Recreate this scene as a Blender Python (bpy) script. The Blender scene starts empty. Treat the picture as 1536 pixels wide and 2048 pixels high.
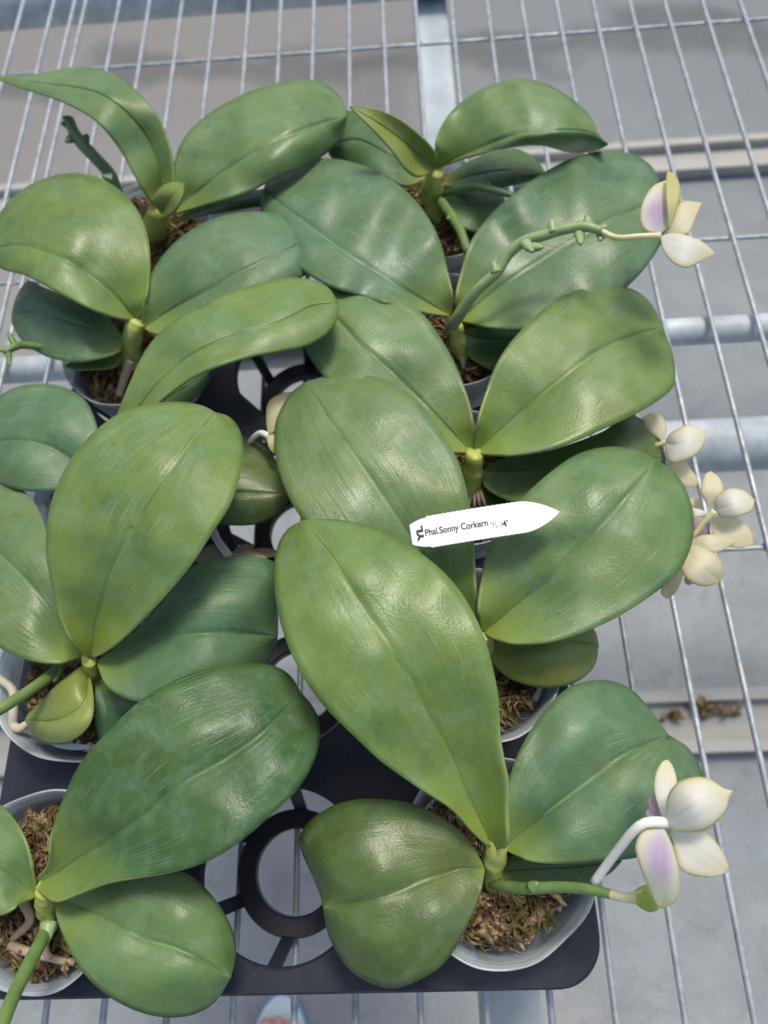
import bpy, bmesh, math, random
import numpy as np
from mathutils import Vector, Matrix, noise
random.seed(7)
sc = bpy.context.scene
COL = sc.collection
rad = math.radians

# ------------------------------------------------------------------ camera
def Rx(a): return Matrix.Rotation(a, 3, 'X')
def Rz(a): return Matrix.Rotation(a, 3, 'Z')
CAMR = Rz(rad(6.003)) @ Rx(rad(24.611)) @ Rz(rad(-8.181))
CAMC = Vector((0, 0, .5526))
FPX = 1500.0
cd = bpy.data.cameras.new("camera")
cam = bpy.data.objects.new("camera", cd)
COL.objects.link(cam)
cam.matrix_world = Matrix.Translation(CAMC) @ CAMR.to_4x4()
cd.sensor_fit = 'VERTICAL'
cd.sensor_height = 36
cd.lens = 36 * FPX / 2048
cd.clip_start = .01
cd.clip_end = 60
cd.dof.use_dof = True
cd.dof.focus_distance = .385
cd.dof.aperture_fstop = 7.5
sc.camera = cam

# ------------------------------------------------------------------ light
SUN_TILT, SUN_AZ = 24, 22          # degrees from zenith, degrees east of +Y
w = bpy.data.worlds.new("World")
sc.world = w
w.use_nodes = True
nt = w.node_tree
bg = nt.nodes["Background"]
sky = nt.nodes.new("ShaderNodeTexSky")
sky.sky_type = 'NISHITA'
sky.sun_disc = False
sky.sun_elevation = rad(90 - SUN_TILT)
sky.sun_rotation = rad(SUN_AZ)
sky.dust_density = 4
sky.air_density = 1.0
nt.links.new(sky.outputs[0], bg.inputs[0])
bg.inputs[1].default_value = .125
sd = bpy.data.lights.new("sun", 'SUN')
sd.energy = 1.75
sd.angle = rad(14)
sd.color = (1, .93, .82)
sun = bpy.data.objects.new("sun", sd)
COL.objects.link(sun)
t_, a_ = rad(SUN_TILT), rad(SUN_AZ)
sdir = Vector((math.sin(t_) * math.sin(a_), math.sin(t_) * math.cos(a_), math.cos(t_)))
sun.rotation_euler = sdir.to_track_quat('Z', 'Y').to_euler()
sun.location = sdir * 3
sc.view_settings.view_transform = 'Standard'
sc.view_settings.look = 'None'
sc.view_settings.gamma = 1
sc.view_settings.exposure = 0.40
sc.view_settings.use_curve_mapping = False

# ------------------------------------------------------------------ helpers
def U(u, v, z):
    """where the sight line of a traced outline point meets height z"""
    d = CAMR @ Vector(((u - 768) / FPX, -(v - 1024) / FPX, -1))
    return CAMC + d * ((z - CAMC.z) / d.z)

def px(n, z, u=768, v=1024):
    P = U(u, v, z) - CAMC
    return n / FPX * abs(P.dot(CAMR @ Vector((0, 0, -1))))

def catmull(pts, n):
    P = [Vector(p) for p in pts]
    if len(P) == 1:
        return [P[0]] * n
    P = [P[0] * 2 - P[1]] + P + [P[-1] * 2 - P[-2]]
    dense = []
    for i in range(1, len(P) - 2):
        a, b, c, d = P[i - 1], P[i], P[i + 1], P[i + 2]
        for k in range(16):
            t = k / 16
            dense.append(.5 * ((2 * b) + (c - a) * t + (2 * a - 5 * b + 4 * c - d) * t * t + (3 * b - a - 3 * c + d) * t ** 3))
    dense.append(P[-2])
    L = [0]
    for i in range(1, len(dense)):
        L.append(L[-1] + (dense[i] - dense[i - 1]).length)
    T = L[-1] or 1
    out = []
    j = 0
    for k in range(n):
        s = T * k / (n - 1)
        while j < len(L) - 2 and L[j + 1] < s: j += 1
        q = (s - L[j]) / ((L[j + 1] - L[j]) or 1)
        out.append(dense[j].lerp(dense[j + 1], min(max(q, 0), 1)))
    return out

def lerp_list(vals, t):
    x = t * (len(vals) - 1)
    i = min(int(x), len(vals) - 2)
    f = x - i
    f = f * f * (3 - 2 * f)if len(vals) == 2 else f
    if len(vals) > 2:   # smooth through the values
        v = [2 * vals[0] - vals[1]] + list(vals) + [2 * vals[-1] - vals[-2]]
        a, b, c, d = v[i], v[i + 1], v[i + 2], v[i + 3]
        return .5 * ((2 * b) + (c - a) * f + (2 * a - 5 * b + 4 * c - d) * f * f + (3 * b - a - 3 * c + d) * f ** 3)
    return vals[0] + (vals[1] - vals[0]) * f

def link(name, me, mats, parent=None, smooth=True):
    o = bpy.data.objects.new(name, me)
    COL.objects.link(o)
    for m in (mats if isinstance(mats, (list, tuple)) else [mats]):
        me.materials.append(m)
    if parent is not None:
        o.parent = parent
        off = parent_world(parent)
        me.transform(Matrix.Translation(-off))
    if smooth:
        me.polygons.foreach_set('use_smooth', [True] * len(me.polygons))
    return o

def parent_world(p):
    v = Vector((0, 0, 0))
    while p is not None:
        v += p.location
        p = p.parent
    return v

def from_bm(name, bm, mats, parent=None, smooth=True):
    me = bpy.data.meshes.new(name)
    bm.normal_update()
    bm.to_mesh(me)
    bm.free()
    return link(name, me, mats, parent, smooth)

def thing(name, label, cat, loc=(0, 0, 0), group=None):
    o = bpy.data.objects.new(name, None)
    o.empty_display_size = .02
    COL.objects.link(o)
    o.location = loc
    tag(o, label, cat, group)
    return o

def tag(o, label=None, cat=None, group=None, kind=None):
    if label: o['label'] = label
    if cat: o['category'] = cat
    if group: o['group'] = group
    if kind: o['kind'] = kind
    return o

def tube_bm(bm, pts, radii, seg=12, cap=True, n=None, flat=1.0):
    """sweep a circle along 3D points"""
    if n:
        rr_ = list(radii) if len(radii) == len(pts) else [radii[0]] * len(pts)
        Q = catmull([(p[0], p[1], p[2], r) for p, r in zip(pts, rr_)], n)
        P = [Vector((q[0], q[1], q[2])) for q in Q]
        rp = [q[3] for q in Q]
    else:
        P = [Vector(p) for p in pts]
        rp = list(radii) if len(radii) == len(P) else [radii[0]] * len(P)
    up = Vector((.13, .21, 1)).normalized()
    rings = []
    for i, p in enumerate(P):
        d = (P[min(i + 1, len(P) - 1)] - P[max(i - 1, 0)]).normalized()
        if abs(d.dot(up)) > .95:
            up = Vector((1, .1, 0)).normalized()
        s = d.cross(up).normalized()
        q = s.cross(d).normalized()
        rings.append([bm.verts.new(p + s * rp[i] * math.cos(a) + q * rp[i] * flat * math.sin(a))
                      for a in [2 * math.pi * k / seg for k in range(seg)]])
    for a, b in zip(rings, rings[1:]):
        for k in range(seg):
            bm.faces.new((a[k], a[(k + 1) % seg], b[(k + 1) % seg], b[k]))
    if cap:
        bm.faces.new(rings[0][::-1])
        bm.faces.new(rings[-1])

def tube(name, pts, radii, mat, parent=None, seg=12, n=None, flat=1.0):
    bm = bmesh.new()
    tube_bm(bm, pts, radii, seg, True, n, flat)
    bmesh.ops.recalc_face_normals(bm, faces=bm.faces[:])
    return from_bm(name, bm, mat, parent)

def lathe(name, prof, mat, center=(0, 0), seg=64, parent=None, mod=None, closed=True):
    bm = bmesh.new()
    rings = []
    for r, z in prof:
        ring = []
        for k in range(seg):
            a = 2 * math.pi * k / seg
            rr, zz = (r, z) if mod is None else mod(r, z, a)
            ring.append(bm.verts.new((center[0] + rr * math.cos(a), center[1] + rr * math.sin(a), zz)))
        rings.append(ring)
    m = len(rings)
    for i in range(m if closed else m - 1):
        a, b = rings[i], rings[(i + 1) % m]
        for k in range(seg):
            bm.faces.new((a[k], a[(k + 1) % seg], b[(k + 1) % seg], b[k]))
    return from_bm(name, bm, mat, parent)

def box_bm(bm, x0, x1, y0, y1, z0, z1):
    v = [bm.verts.new(p) for p in ((x0, y0, z0), (x1, y0, z0), (x1, y1, z0), (x0, y1, z0),
                                   (x0, y0, z1), (x1, y0, z1), (x1, y1, z1), (x0, y1, z1))]
    for f in ((3, 2, 1, 0), (4, 5, 6, 7), (0, 1, 5, 4), (1, 2, 6, 5), (2, 3, 7, 6), (3, 0, 4, 7)):
        bm.faces.new([v[i] for i in f])

# ------------------------------------------------------------------ materials
def mat(name, base=(.5, .5, .5), rough=.5, spec=.5, metal=0):
    m = bpy.data.materials.new(name)
    m.use_nodes = True
    b = m.node_tree.nodes["Principled BSDF"]
    b.inputs["Base Color"].default_value = (*base, 1)
    b.inputs["Roughness"].default_value = rough
    b.inputs["Specular IOR Level"].default_value = spec
    b.inputs["Metallic"].default_value = metal
    return m

class N:
    """tiny node-graph helper"""
    def __init__(s, m):
        s.t = m.node_tree
        s.b = s.t.nodes.get("Principled BSDF")
    def new(s, typ, **kw):
        n = s.t.nodes.new(typ)
        for k, v in kw.items():
            if hasattr(n, k): setattr(n, k, v)
            else: n.inputs[k].default_value = v
        return n
    def link(s, a, b): s.t.links.new(a, b)
    def coord(s, which='Object', scale=None, rot=None):
        tc = s.new("ShaderNodeTexCoord")
        o = tc.outputs[which]
        if scale is not None:
            mp = s.new("ShaderNodeMapping")
            mp.inputs["Scale"].default_value = scale
            if rot: mp.inputs["Rotation"].default_value = rot
            s.link(o, mp.inputs[0])
            o = mp.outputs[0]
        return o
    def noise(s, vec, scale, detail=4, rough=.55, dist=0):
        n = s.new("ShaderNodeTexNoise")
        n.inputs["Scale"].default_value = scale
        n.inputs["Detail"].default_value = detail
        n.inputs["Roughness"].default_value = rough
        n.inputs["Distortion"].default_value = dist
        s.link(vec, n.inputs["Vector"])
        return n.outputs["Fac"]
    def ramp(s, fac, stops, interp='LINEAR'):
        r = s.new("ShaderNodeValToRGB")
        r.color_ramp.interpolation = interp
        el = r.color_ramp.elements
        while len(el) < len(stops): el.new(.5)
        for e, (p, c) in zip(el, stops):
            e.position = p
            e.color = (c, c, c, 1) if isinstance(c, (int, float)) else (*c, 1)
        s.link(fac, r.inputs[0])
        return r.outputs[0]
    def mix(s, fac, a, b, blend='MIX'):
        m = s.new("ShaderNodeMix", data_type='RGBA', blend_type=blend)
        for sock, v in ((m.inputs[0], fac), (m.inputs[6], a), (m.inputs[7], b)):
            if isinstance(v, (int, float)): sock.default_value = v
            elif isinstance(v, tuple): sock.default_value = (*v, 1)
            else: s.link(v, sock)
        return m.outputs[2]
    def math(s, op, a, b=None, clamp=False):
        m = s.new("ShaderNodeMath", operation=op)
        m.use_clamp = clamp
        for i, v in enumerate((a, b)):
            if v is None: continue
            if isinstance(v, (int, float)): m.inputs[i].default_value = v
            else: s.link(v, m.inputs[i])
        return m.outputs[0]
    def bump(s, h, strength, dist, prev=None):
        b = s.new("ShaderNodeBump")
        b.inputs["Strength"].default_value = strength
        b.inputs["Distance"].default_value = dist
        s.link(h, b.inputs["Height"])
        if prev is not None: s.link(prev, b.inputs["Normal"])
        return b.outputs[0]

def leaf_mat(name, dark, light, base=(.26, .34, .055), stain=.5, rough=.33, base_len=.16, seed=0.0, vein_k=.22):
    m = mat(name, dark, rough, .42)
    n = N(m)
    obj = n.coord('Object')
    sh = n.new("ShaderNodeVectorMath", operation='ADD')
    n.link(obj, sh.inputs[0]); sh.inputs[1].default_value = (seed, seed * .7, 0)
    oi = n.new("ShaderNodeObjectInfo")
    sh2 = n.new("ShaderNodeVectorMath", operation='ADD')
    n.link(sh.outputs[0], sh2.inputs[0]); n.link(oi.outputs["Location"], sh2.inputs[1])
    obj = sh2.outputs[0]
    tc = n.new("ShaderNodeTexCoord")
    sep = n.new("ShaderNodeSeparateXYZ")
    n.link(tc.outputs["UV"], sep.inputs[0])
    u, v = sep.outputs[0], sep.outputs[1]
    mp = n.new("ShaderNodeMapping"); mp.inputs["Scale"].default_value = (34, 1.6, 1)
    n.link(tc.outputs["UV"], mp.inputs[0])
    vein = n.noise(mp.outputs[0], 1.0, 3, .6)
    mp2 = n.new("ShaderNodeMapping"); mp2.inputs["Scale"].default_value = (110, 5, 1)
    n.link(tc.outputs["UV"], mp2.inputs[0])
    fine = n.noise(mp2.outputs[0], 1.0, 3, .6)
    big = n.noise(obj, 26, 3, .55, .4)
    mid = n.noise(obj, 95, 4, .6, .6)
    c = n.mix(n.ramp(big, [(.34, 0.0), (.66, 1.0)]), dark, light)
    olv = n.ramp(n.noise(obj, 17, 2, .5, .6), [(.42, 0.0), (.72, 1.0)])
    c = n.mix(n.math('MULTIPLY', olv, .6), c, (light[0] * 1.12, light[1] * .88, light[2] * .5))
    c = n.mix(n.math('MULTIPLY', n.ramp(mid, [(.35, 0.0), (.7, 1.0)]), .35), c, tuple(x * 1.25 for x in light))
    c = n.mix(n.math('MULTIPLY', n.ramp(vein, [(.35, 1.0), (.62, 0.0)]), .13), c, tuple(x * .7 for x in dark))
    c = n.mix(n.math('MULTIPLY', n.ramp(fine, [(.4, 0.0), (.7, 1.0)]), .08), c, tuple(x * 1.5 for x in light))
    # yellow-green towards the leaf base
    c = n.mix(n.ramp(v, [(0.0, 1.0), (base_len * .45, .6), (base_len * 1.7, 0.0)]), c, base)
    # midrib line and margin
    au = n.math('ABSOLUTE', n.math('SUBTRACT', u, .5))
    c = n.mix(n.math('MULTIPLY', n.ramp(au, [(0.0, 1.0), (.0035, 1.0), (.008, 0.0)]), .55), c, n.mix(n.ramp(n.noise(obj, 24, 2), [(.44, 0.0), (.56, 1.0)]), tuple(x * .55 for x in dark), tuple(x * 1.6 for x in light)))
    # mineral film left by watering: blotches with droplet shapes
    fog = n.noise(obj, 34, 5, .62, 1.2)
    film = n.ramp(fog, [(.47, 0.0), (.55, .45), (.64, 1.0)])
    vo = n.new("ShaderNodeTexVoronoi"); vo.inputs["Scale"].default_value = 190
    n.link(obj, vo.inputs["Vector"])
    drop = n.ramp(vo.outputs["Distance"], [(.30, 1.0), (.52, 0.0)])
    film2 = n.math('MULTIPLY', film, n.math('ADD', n.math('MULTIPLY', drop, .4), .6))
    vo2 = n.new("ShaderNodeTexVoronoi"); vo2.inputs["Scale"].default_value = 330
    n.link(obj, vo2.inputs["Vector"])
    speck = n.math('MULTIPLY', n.ramp(vo2.outputs["Distance"], [(.045, 1.0), (.09, 0.0)]),
                   n.ramp(n.noise(obj, 60, 2), [(.5, 0.0), (.62, 1.0)]))
    c = n.mix(n.math('MULTIPLY', film2, stain * .50), c, (.19, .33, .23))
    c = n.mix(n.math('MULTIPLY', speck, .45), c, (.55, .6, .5))
    mp3 = n.new("ShaderNodeMapping"); mp3.inputs["Scale"].default_value = (120, 4.5, 1)
    n.link(tc.outputs["UV"], mp3.inputs[0])
    streak = n.math('MULTIPLY', n.ramp(n.noise(mp3.outputs[0], 1.0, 4, .65, .3), [(.56, 0.0), (.66, 1.0)]),
                    n.ramp(n.noise(obj, 19, 3, .5), [(.50, 0.0), (.62, 1.0)]))
    c = n.mix(n.math('MULTIPLY', streak, .42), c, (.34, .44, .34))
    vo3 = n.new("ShaderNodeTexVoronoi"); vo3.inputs["Scale"].default_value = 42
    n.link(obj, vo3.inputs["Vector"])
    scar = n.ramp(n.math('ADD', vo3.outputs["Distance"], n.math('MULTIPLY', mid, .06)), [(.060, 1.0), (.085, 0.0)])
    c = n.mix(n.math('MULTIPLY', scar, .5), c, (.10, .07, .025))
    wl = n.new("ShaderNodeTexVoronoi", feature='DISTANCE_TO_EDGE'); wl.inputs["Scale"].default_value = 48
    dn = n.new("ShaderNodeVectorMath", operation='SCALE'); 
    nc_ = n.new("ShaderNodeTexNoise"); nc_.inputs["Scale"].default_value = 60; n.link(obj, nc_.inputs["Vector"])
    n.link(nc_.outputs["Color"], dn.inputs[0]); dn.inputs["Scale"].default_value = .03
    ad = n.new("ShaderNodeVectorMath", operation='ADD'); n.link(obj, ad.inputs[0]); n.link(dn.outputs[0], ad.inputs[1])
    n.link(ad.outputs[0], wl.inputs["Vector"])
    wm = n.math('MULTIPLY', n.ramp(wl.outputs["Distance"], [(.0, 1.0), (.035, 0.0)]), n.ramp(n.noise(obj, 22, 2), [(.58, 0.0), (.66, 1.0)]))
    c = n.mix(n.math('MULTIPLY', wm, stain * .28), c, (.28, .38, .30))
    n.link(c, n.b.inputs["Base Color"])
    gl = n.ramp(n.noise(obj, 30, 4, .6, .5), [(.42, 0.0), (.60, 1.0)])
    r = n.math('ADD', n.math('MULTIPLY', gl, .20), n.math('ADD', n.math('MULTIPLY', mid, .16), rough - .10))
    n.link(r, n.b.inputs["Roughness"])
    # relief: broad parallel veins, fine striation, skin cells
    bp = n.bump(vein, vein_k, .0008)
    bp = n.bump(fine, .25, .00018, bp)
    cell = n.noise(obj, 620, 3, .6)
    bp = n.bump(cell, .62, .00036, bp)
    wrk = n.noise(obj, 60, 3, .5, .3)
    bp = n.bump(wrk, .22, .0016, bp)
    n.link(bp, n.b.inputs["Normal"])
    n.b.inputs["Subsurface Weight"].default_value = 0
    # thin light passing through the blade
    tr = n.new("ShaderNodeBsdfTranslucent")
    n.link(n.mix(.5, c, (.12, .2, .02)), tr.inputs[0])
    n.link(bp, tr.inputs["Normal"])
    ms = n.new("ShaderNodeMixShader"); ms.inputs[0].default_value = .10
    out = n.t.nodes["Material Output"]
    n.link(n.b.outputs[0], ms.inputs[1]); n.link(tr.outputs[0], ms.inputs[2])
    n.link(ms.outputs[0], out.inputs[0])
    return m

G = {}
G['green'] = leaf_mat('leaf_green', (.072, .148, .046), (.134, .226, .080), seed=0)
G['fresh'] = leaf_mat('leaf_fresh', (.080, .154, .034), (.150, .236, .060), seed=2.3)
G['teal'] = leaf_mat('leaf_teal', (.058, .132, .058), (.104, .194, .090), seed=4.1)
G['deep'] = leaf_mat('leaf_deep', (.030, .084, .020), (.068, .138, .040), seed=6.2, stain=.55)
G['olive'] = leaf_mat('leaf_olive', (.056, .098, .026), (.105, .162, .046), seed=8.7, base_len=.06)
G['pale'] = leaf_mat('leaf_pale', (.084, .156, .052), (.140, .220, .080), seed=10.9, stain=.5, rough=.31, vein_k=.5)
G['yellow'] = leaf_mat('leaf_yellowing', (.13, .20, .040), (.22, .28, .062), base=(.28, .35, .07), seed=12.3, stain=.2)
RIM = mat('leaf_margin', (.20, .27, .09), .4)

def petal_mat(name, core=(.90, .90, .86), edge=(.90, .82, .38), purple=0, pu=.5, pv=.45):
    m = mat(name, core, .5, .3)
    n = N(m)
    tc = n.new("ShaderNodeTexCoord")
    sep = n.new("ShaderNodeSeparateXYZ")
    n.link(tc.outputs["UV"], sep.inputs[0])
    u, v = sep.outputs[0], sep.outputs[1]
    obj = tc.outputs["Object"]
    au = n.math('MULTIPLY', n.math('ABSOLUTE', n.math('SUBTRACT', u, .5)), 2)
    nz = n.math('MULTIPLY', n.math('SUBTRACT', n.noise(obj, 120, 3), .5), .3)
    e = n.math('MAXIMUM', n.math('POWER', n.math('ADD', au, nz, True), 4.5), n.math('POWER', n.math('ADD', v, nz, True), 4.5))
    c = n.mix(n.math('MULTIPLY', e, .85, True), core, edge)
    if purple:
        du = n.math('MULTIPLY', n.math('SUBTRACT', u, pu), 1.6)
        dv = n.math('MULTIPLY', n.math('SUBTRACT', v, pv), 1.9)
        d = n.math('SQRT', n.math('ADD', n.math('MULTIPLY', du, du), n.math('MULTIPLY', dv, dv)))
        c = n.mix(n.math('MULTIPLY', n.ramp(n.math('ADD', d, nz), [(.1, 1.0), (.85, 0.0)], 'EASE'), purple), c, (.46, .27, .60))
    mp0 = n.new("ShaderNodeMapping"); mp0.inputs["Scale"].default_value = (22, .8, 1)
    n.link(tc.outputs["UV"], mp0.inputs[0])
    c = n.mix(n.ramp(n.noise(mp0.outputs[0], 1, 3, .6), [(.42, .35), (.6, 0.0)]), c, tuple(x * y for x, y in zip(core, (.80, .80, .74))))
    n.link(c, n.b.inputs["Base Color"])
    mp = n.new("ShaderNodeMapping"); mp.inputs["Scale"].default_value = (26, 2, 1)
    n.link(tc.outputs["UV"], mp.inputs[0])
    bp = n.bump(n.noise(mp.outputs[0], 1, 2), .15, .0003)
    n.link(bp, n.b.inputs["Normal"])
    tr = n.new("ShaderNodeBsdfTranslucent")
    n.link(c, tr.inputs[0])
    ms = n.new("ShaderNodeMixShader"); ms.inputs[0].default_value = .55
    out = n.t.nodes["Material Output"]
    n.link(n.b.outputs[0], ms.inputs[1]); n.link(tr.outputs[0], ms.inputs[2])
    n.link(ms.outputs[0], out.inputs[0])
    return m
PET = petal_mat('petal_cream')
PETY = petal_mat('petal_yellow', (.74, .72, .42), (.72, .66, .20))
PETP = petal_mat('petal_purple_throat', purple=.72, pv=.38)
PETC = petal_mat('petal_warm_cream', (.88, .85, .70), (.86, .76, .34))
PETY2 = petal_mat('petal_pale_lemon', (.93, .90, .66), (.92, .80, .30))
PETD = petal_mat('petal_faded', (.70, .60, .48), (.56, .50, .26))
LIP = petal_mat('lip_purple', (.62, .48, .62), (.74, .62, .62))

def stem_mat(name, a, b, rough=.42):
    m = mat(name, a, rough)
    n = N(m)
    o = n.coord('Object')
    n.link(n.mix(n.ramp(n.noise(o, 90, 4), [(.35, 0.0), (.65, 1.0)]), a, b), n.b.inputs["Base Color"])
    n.link(n.bump(n.noise(o, 380, 3), .3, .0004), n.b.inputs["Normal"])
    return m
STEM = stem_mat('crown_stem', (.34, .42, .07), (.50, .54, .15))
SPIKE = stem_mat('spike_green', (.10, .18, .045), (.16, .25, .07))
SPIKEP = stem_mat('spike_pale_green', (.21, .30, .12), (.29, .37, .17))
SPIKED = stem_mat('spike_dark_green', (.085, .16, .060), (.13, .21, .085))
PED = stem_mat('pedicel_white', (.84, .84, .74), (.90, .88, .80))
PEDY = stem_mat('pedicel_yellow', (.60, .56, .24), (.70, .66, .40))
BUD = stem_mat('bud_lime', (.26, .38, .03), (.48, .55, .10), .3)
ROOT = stem_mat('root_tan', (.32, .24, .15), (.46, .37, .27), .7)
ROOTW = stem_mat('root_white', (.48, .44, .33), (.60, .56, .45), .6)

def moss_mat():
    m = mat('dry_moss_bark', (.25, .15, .08), .9, .2)
    n = N(m)
    o = n.coord('Object')
    a = n.noise(o, 130, 5, .65)
    c = n.ramp(a, [(.30, (.035, .025, .012)), (.42, (.11, .065, .03)), (.50, (.25, .16, .085)), (.60, (.46, .32, .19)), (.72, (.66, .52, .36))])
    g = n.ramp(n.noise(o, 75, 4, .6), [(.48, 0.0), (.58, 1.0)])
    c = n.mix(n.math('MULTIPLY', g, .65), c, (.12, .12, .025))
    k_ = n.ramp(n.noise(o, 110, 3, .5, .5), [(.36, 1.0), (.46, 0.0)])
    c = n.mix(n.math('MULTIPLY', k_, .75), c, (.05, .030, .015))
    n.link(c, n.b.inputs["Base Color"])
    n.link(n.bump(n.noise(o, 700, 5, .7), .8, .0015), n.b.inputs["Normal"])
    return m
MOSS = moss_mat()

def pot_mat():
    m = bpy.data.materials.new('translucent_pot_plastic')
    m.use_nodes = True
    n = N(m)
    b = n.b
    b.inputs["Base Color"].default_value = (.60, .66, .70, 1)
    b.inputs["Roughness"].default_value = .28
    o = n.coord('Object')
    n.link(n.bump(n.noise(o, 110, 2), .25, .0012), b.inputs["Normal"])
    scr = n.coord('Object', (25, 25, 60))
    f = n.ramp(n.noise(scr, 1, 3), [(.40, .38), (.60, .52)])
    sz = n.new("ShaderNodeSeparateXYZ"); n.link(o, sz.inputs[0])
    ring = n.math('SINE', n.math('MULTIPLY', sz.outputs[2], 2 * math.pi / .0036))
    up = n.ramp(sz.outputs[2], [(.045, 0.0), (.075, 1.0)])
    f = n.math('ADD', f, n.math('MULTIPLY', n.math('MULTIPLY', n.ramp(ring, [(.55, 0.0), (.95, 1.0)]), up), .22))
    tp = n.new("ShaderNodeBsdfTransparent")
    tp.inputs[0].default_value = (.86, .90, .92, 1)
    ms = n.new("ShaderNodeMixShader")
    n.link(f, ms.inputs[0])
    n.link(tp.outputs[0], ms.inputs[1]); n.link(b.outputs[0], ms.inputs[2])
    n.link(ms.outputs[0], n.t.nodes["Material Output"].inputs[0])
    return m
POT = pot_mat()

def tray_mat():
    m = mat('black_tray_plastic', (.012, .015, .024), .5, .35)
    n = N(m)
    o = n.coord('Object')
    d = n.ramp(n.noise(o, 70, 5, .65, .5), [(.5, 0.0), (.75, 1.0)])
    c = n.mix(n.math('MULTIPLY', d, .35), (.012, .017, .028), (.038, .042, .055))
    vo = n.new("ShaderNodeTexVoronoi"); vo.inputs["Scale"].default_value = 260
    n.link(o, vo.inputs["Vector"])
    sp = n.math('MULTIPLY', n.ramp(vo.outputs["Distance"], [(.04, 1.0), (.08, 0.0)]), .4)
    c = n.mix(sp, c, (.3, .3, .3))
    n.link(c, n.b.inputs["Base Color"])
    n.link(n.ramp(n.noise(o, 45, 3), [(.3, .42), (.7, .62)]), n.b.inputs["Roughness"])
    n.link(n.bump(n.noise(o, 800, 2), .25, .0003), n.b.inputs["Normal"])
    return m
TRAY = tray_mat()

def galv_mat(name, col=(.42, .45, .48), stretch=(1, 1, 1), metal=.55, rough=.45):
    m = mat(name, col, rough, .5, metal)
    n = N(m)
    o = n.coord('Object', stretch)
    a = n.noise(o, 120, 4, .7)
    c = n.ramp(a, [(.35, tuple(x * .75 for x in col)), (.5, col), (.68, tuple(min(x * 1.3, .85) for x in col))])
    ru = n.ramp(n.noise(o, 45, 4, .6), [(.60, 0.0), (.70, 1.0)])
    c = n.mix(n.math('MULTIPLY', ru, .5 if metal > .2 else .1), c, (.46, .40, .36))
    n.link(c, n.b.inputs["Base Color"])
    n.link(n.ramp(a, [(.3, .6), (.7, rough - .1)]), n.b.inputs["Roughness"])
    n.link(n.bump(n.noise(o, 400, 3), .4, .0005), n.b.inputs["Normal"])
    return m
GALV = galv_mat('galvanised_wire', (.33, .37, .40), (.6, .6, .6), .3, .42)
PIPE = galv_mat('galvanised_pipe', (.44, .50, .53), (.12, .12, .12), .1, .5)
PVC = galv_mat('painted_steel_rail', (.40, .46, .49), (.04, .04, .04), .0, .5)

def floor_mat():
    m = mat('concrete_floor', (.33, .32, .32), .85, .25)
    n = N(m)
    o = n.coord('Object')
    a = n.noise(o, 1.9, 5, .55, .4)
    b = n.noise(o, 14, 6, .65)
    d = n.noise(o, 160, 4, .7)
    c = n.ramp(a, [(.32, (.27, .315, .335)), (.50, (.31, .34, .348)), (.66, (.335, .335, .325))])
    c = n.mix(n.ramp(b, [(.35, .38), (.62, 0.0)]), c, (.17, .175, .175))
    c = n.mix(n.ramp(d, [(.45, 0.0), (.8, .25)]), c, (.5, .49, .47))
    sy = n.new("ShaderNodeSeparateXYZ"); n.link(o, sy.inputs[0])
    far = n.ramp(n.math('ADD', n.math('MULTIPLY', sy.outputs[1], .45), n.math('MULTIPLY', n.noise(o, 1.3, 4), .4)), [(.45, 0.0), (1.0, 1.0)])
    c = n.mix(n.math('MULTIPLY', far, .8), c, n.mix(n.ramp(n.math('ADD', sy.outputs[0], .5), [(.2, 1.0), (1.0, 0.0)]), (.17, .195, .20), (.20, .19, .182)))
    # winding damp stain far along the aisle
    sx = n.new("ShaderNodeSeparateXYZ"); n.link(o, sx.inputs[0])
    wv = n.math('ADD', sx.outputs[1], n.math('MULTIPLY', n.math('SUBTRACT', n.noise(o, 2.6, 3), .5), .55))
    s = n.ramp(n.math('ABSOLUTE', n.math('SUBTRACT', wv, 1.98)), [(.0, .9), (.035, .75), (.09, 0.0)])
    c = n.mix(n.math('MULTIPLY', s, .75), c, (.09, .10, .10))
    gr = n.ramp(n.math('ADD', n.math('MULTIPLY', n.math('SUBTRACT', sx.outputs[1], 2.15), 1.3), n.math('MULTIPLY', n.noise(o, 3, 4), .6)), [(.3, 0.0), (.9, .6)])
    c = n.mix(gr, c, (.14, .15, .13))
    sp = n.ramp(n.noise(o, 26, 5, .75), [(.60, 0.0), (.72, 1.0)])
    c = n.mix(n.math('MULTIPLY', sp, .45), c, (.13, .12, .11))
    dr = n.ramp(n.noise(o, 6.5, 5, .7, 1.5), [(.56, 0.0), (.60, .6), (.66, .2)])
    c = n.mix(n.math('MULTIPLY', dr, .45), c, (.17, .18, .18))
    n.link(c, n.b.inputs["Base Color"])
    n.link(n.bump(n.noise(o, 90, 6, .7), .6, .004), n.b.inputs["Normal"])
    return m
FLOOR = floor_mat()

def curb_mat():
    m = mat('weathered_beige_strip', (.45, .42, .34), .75, .3)
    n = N(m)
    o = n.coord('Object', (6, 40, 6))
    c = n.ramp(n.noise(o, 1, 5, .6), [(.3, (.33, .33, .30)), (.55, (.39, .39, .36)), (.75, (.44, .42, .38))])
    n.link(c, n.b.inputs["Base Color"])
    return m
CURB = curb_mat()

# ------------------------------------------------------------------ setting
bm = bmesh.new()
FZ = -.80
v = [bm.verts.new(p) for p in ((-12, -10, FZ), (12, -10, FZ), (12, 16, FZ), (-12, 16, FZ))]
bm.faces.new(v)
tag(from_bm('floor', bm, FLOOR, None, False), kind='structure')

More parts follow.
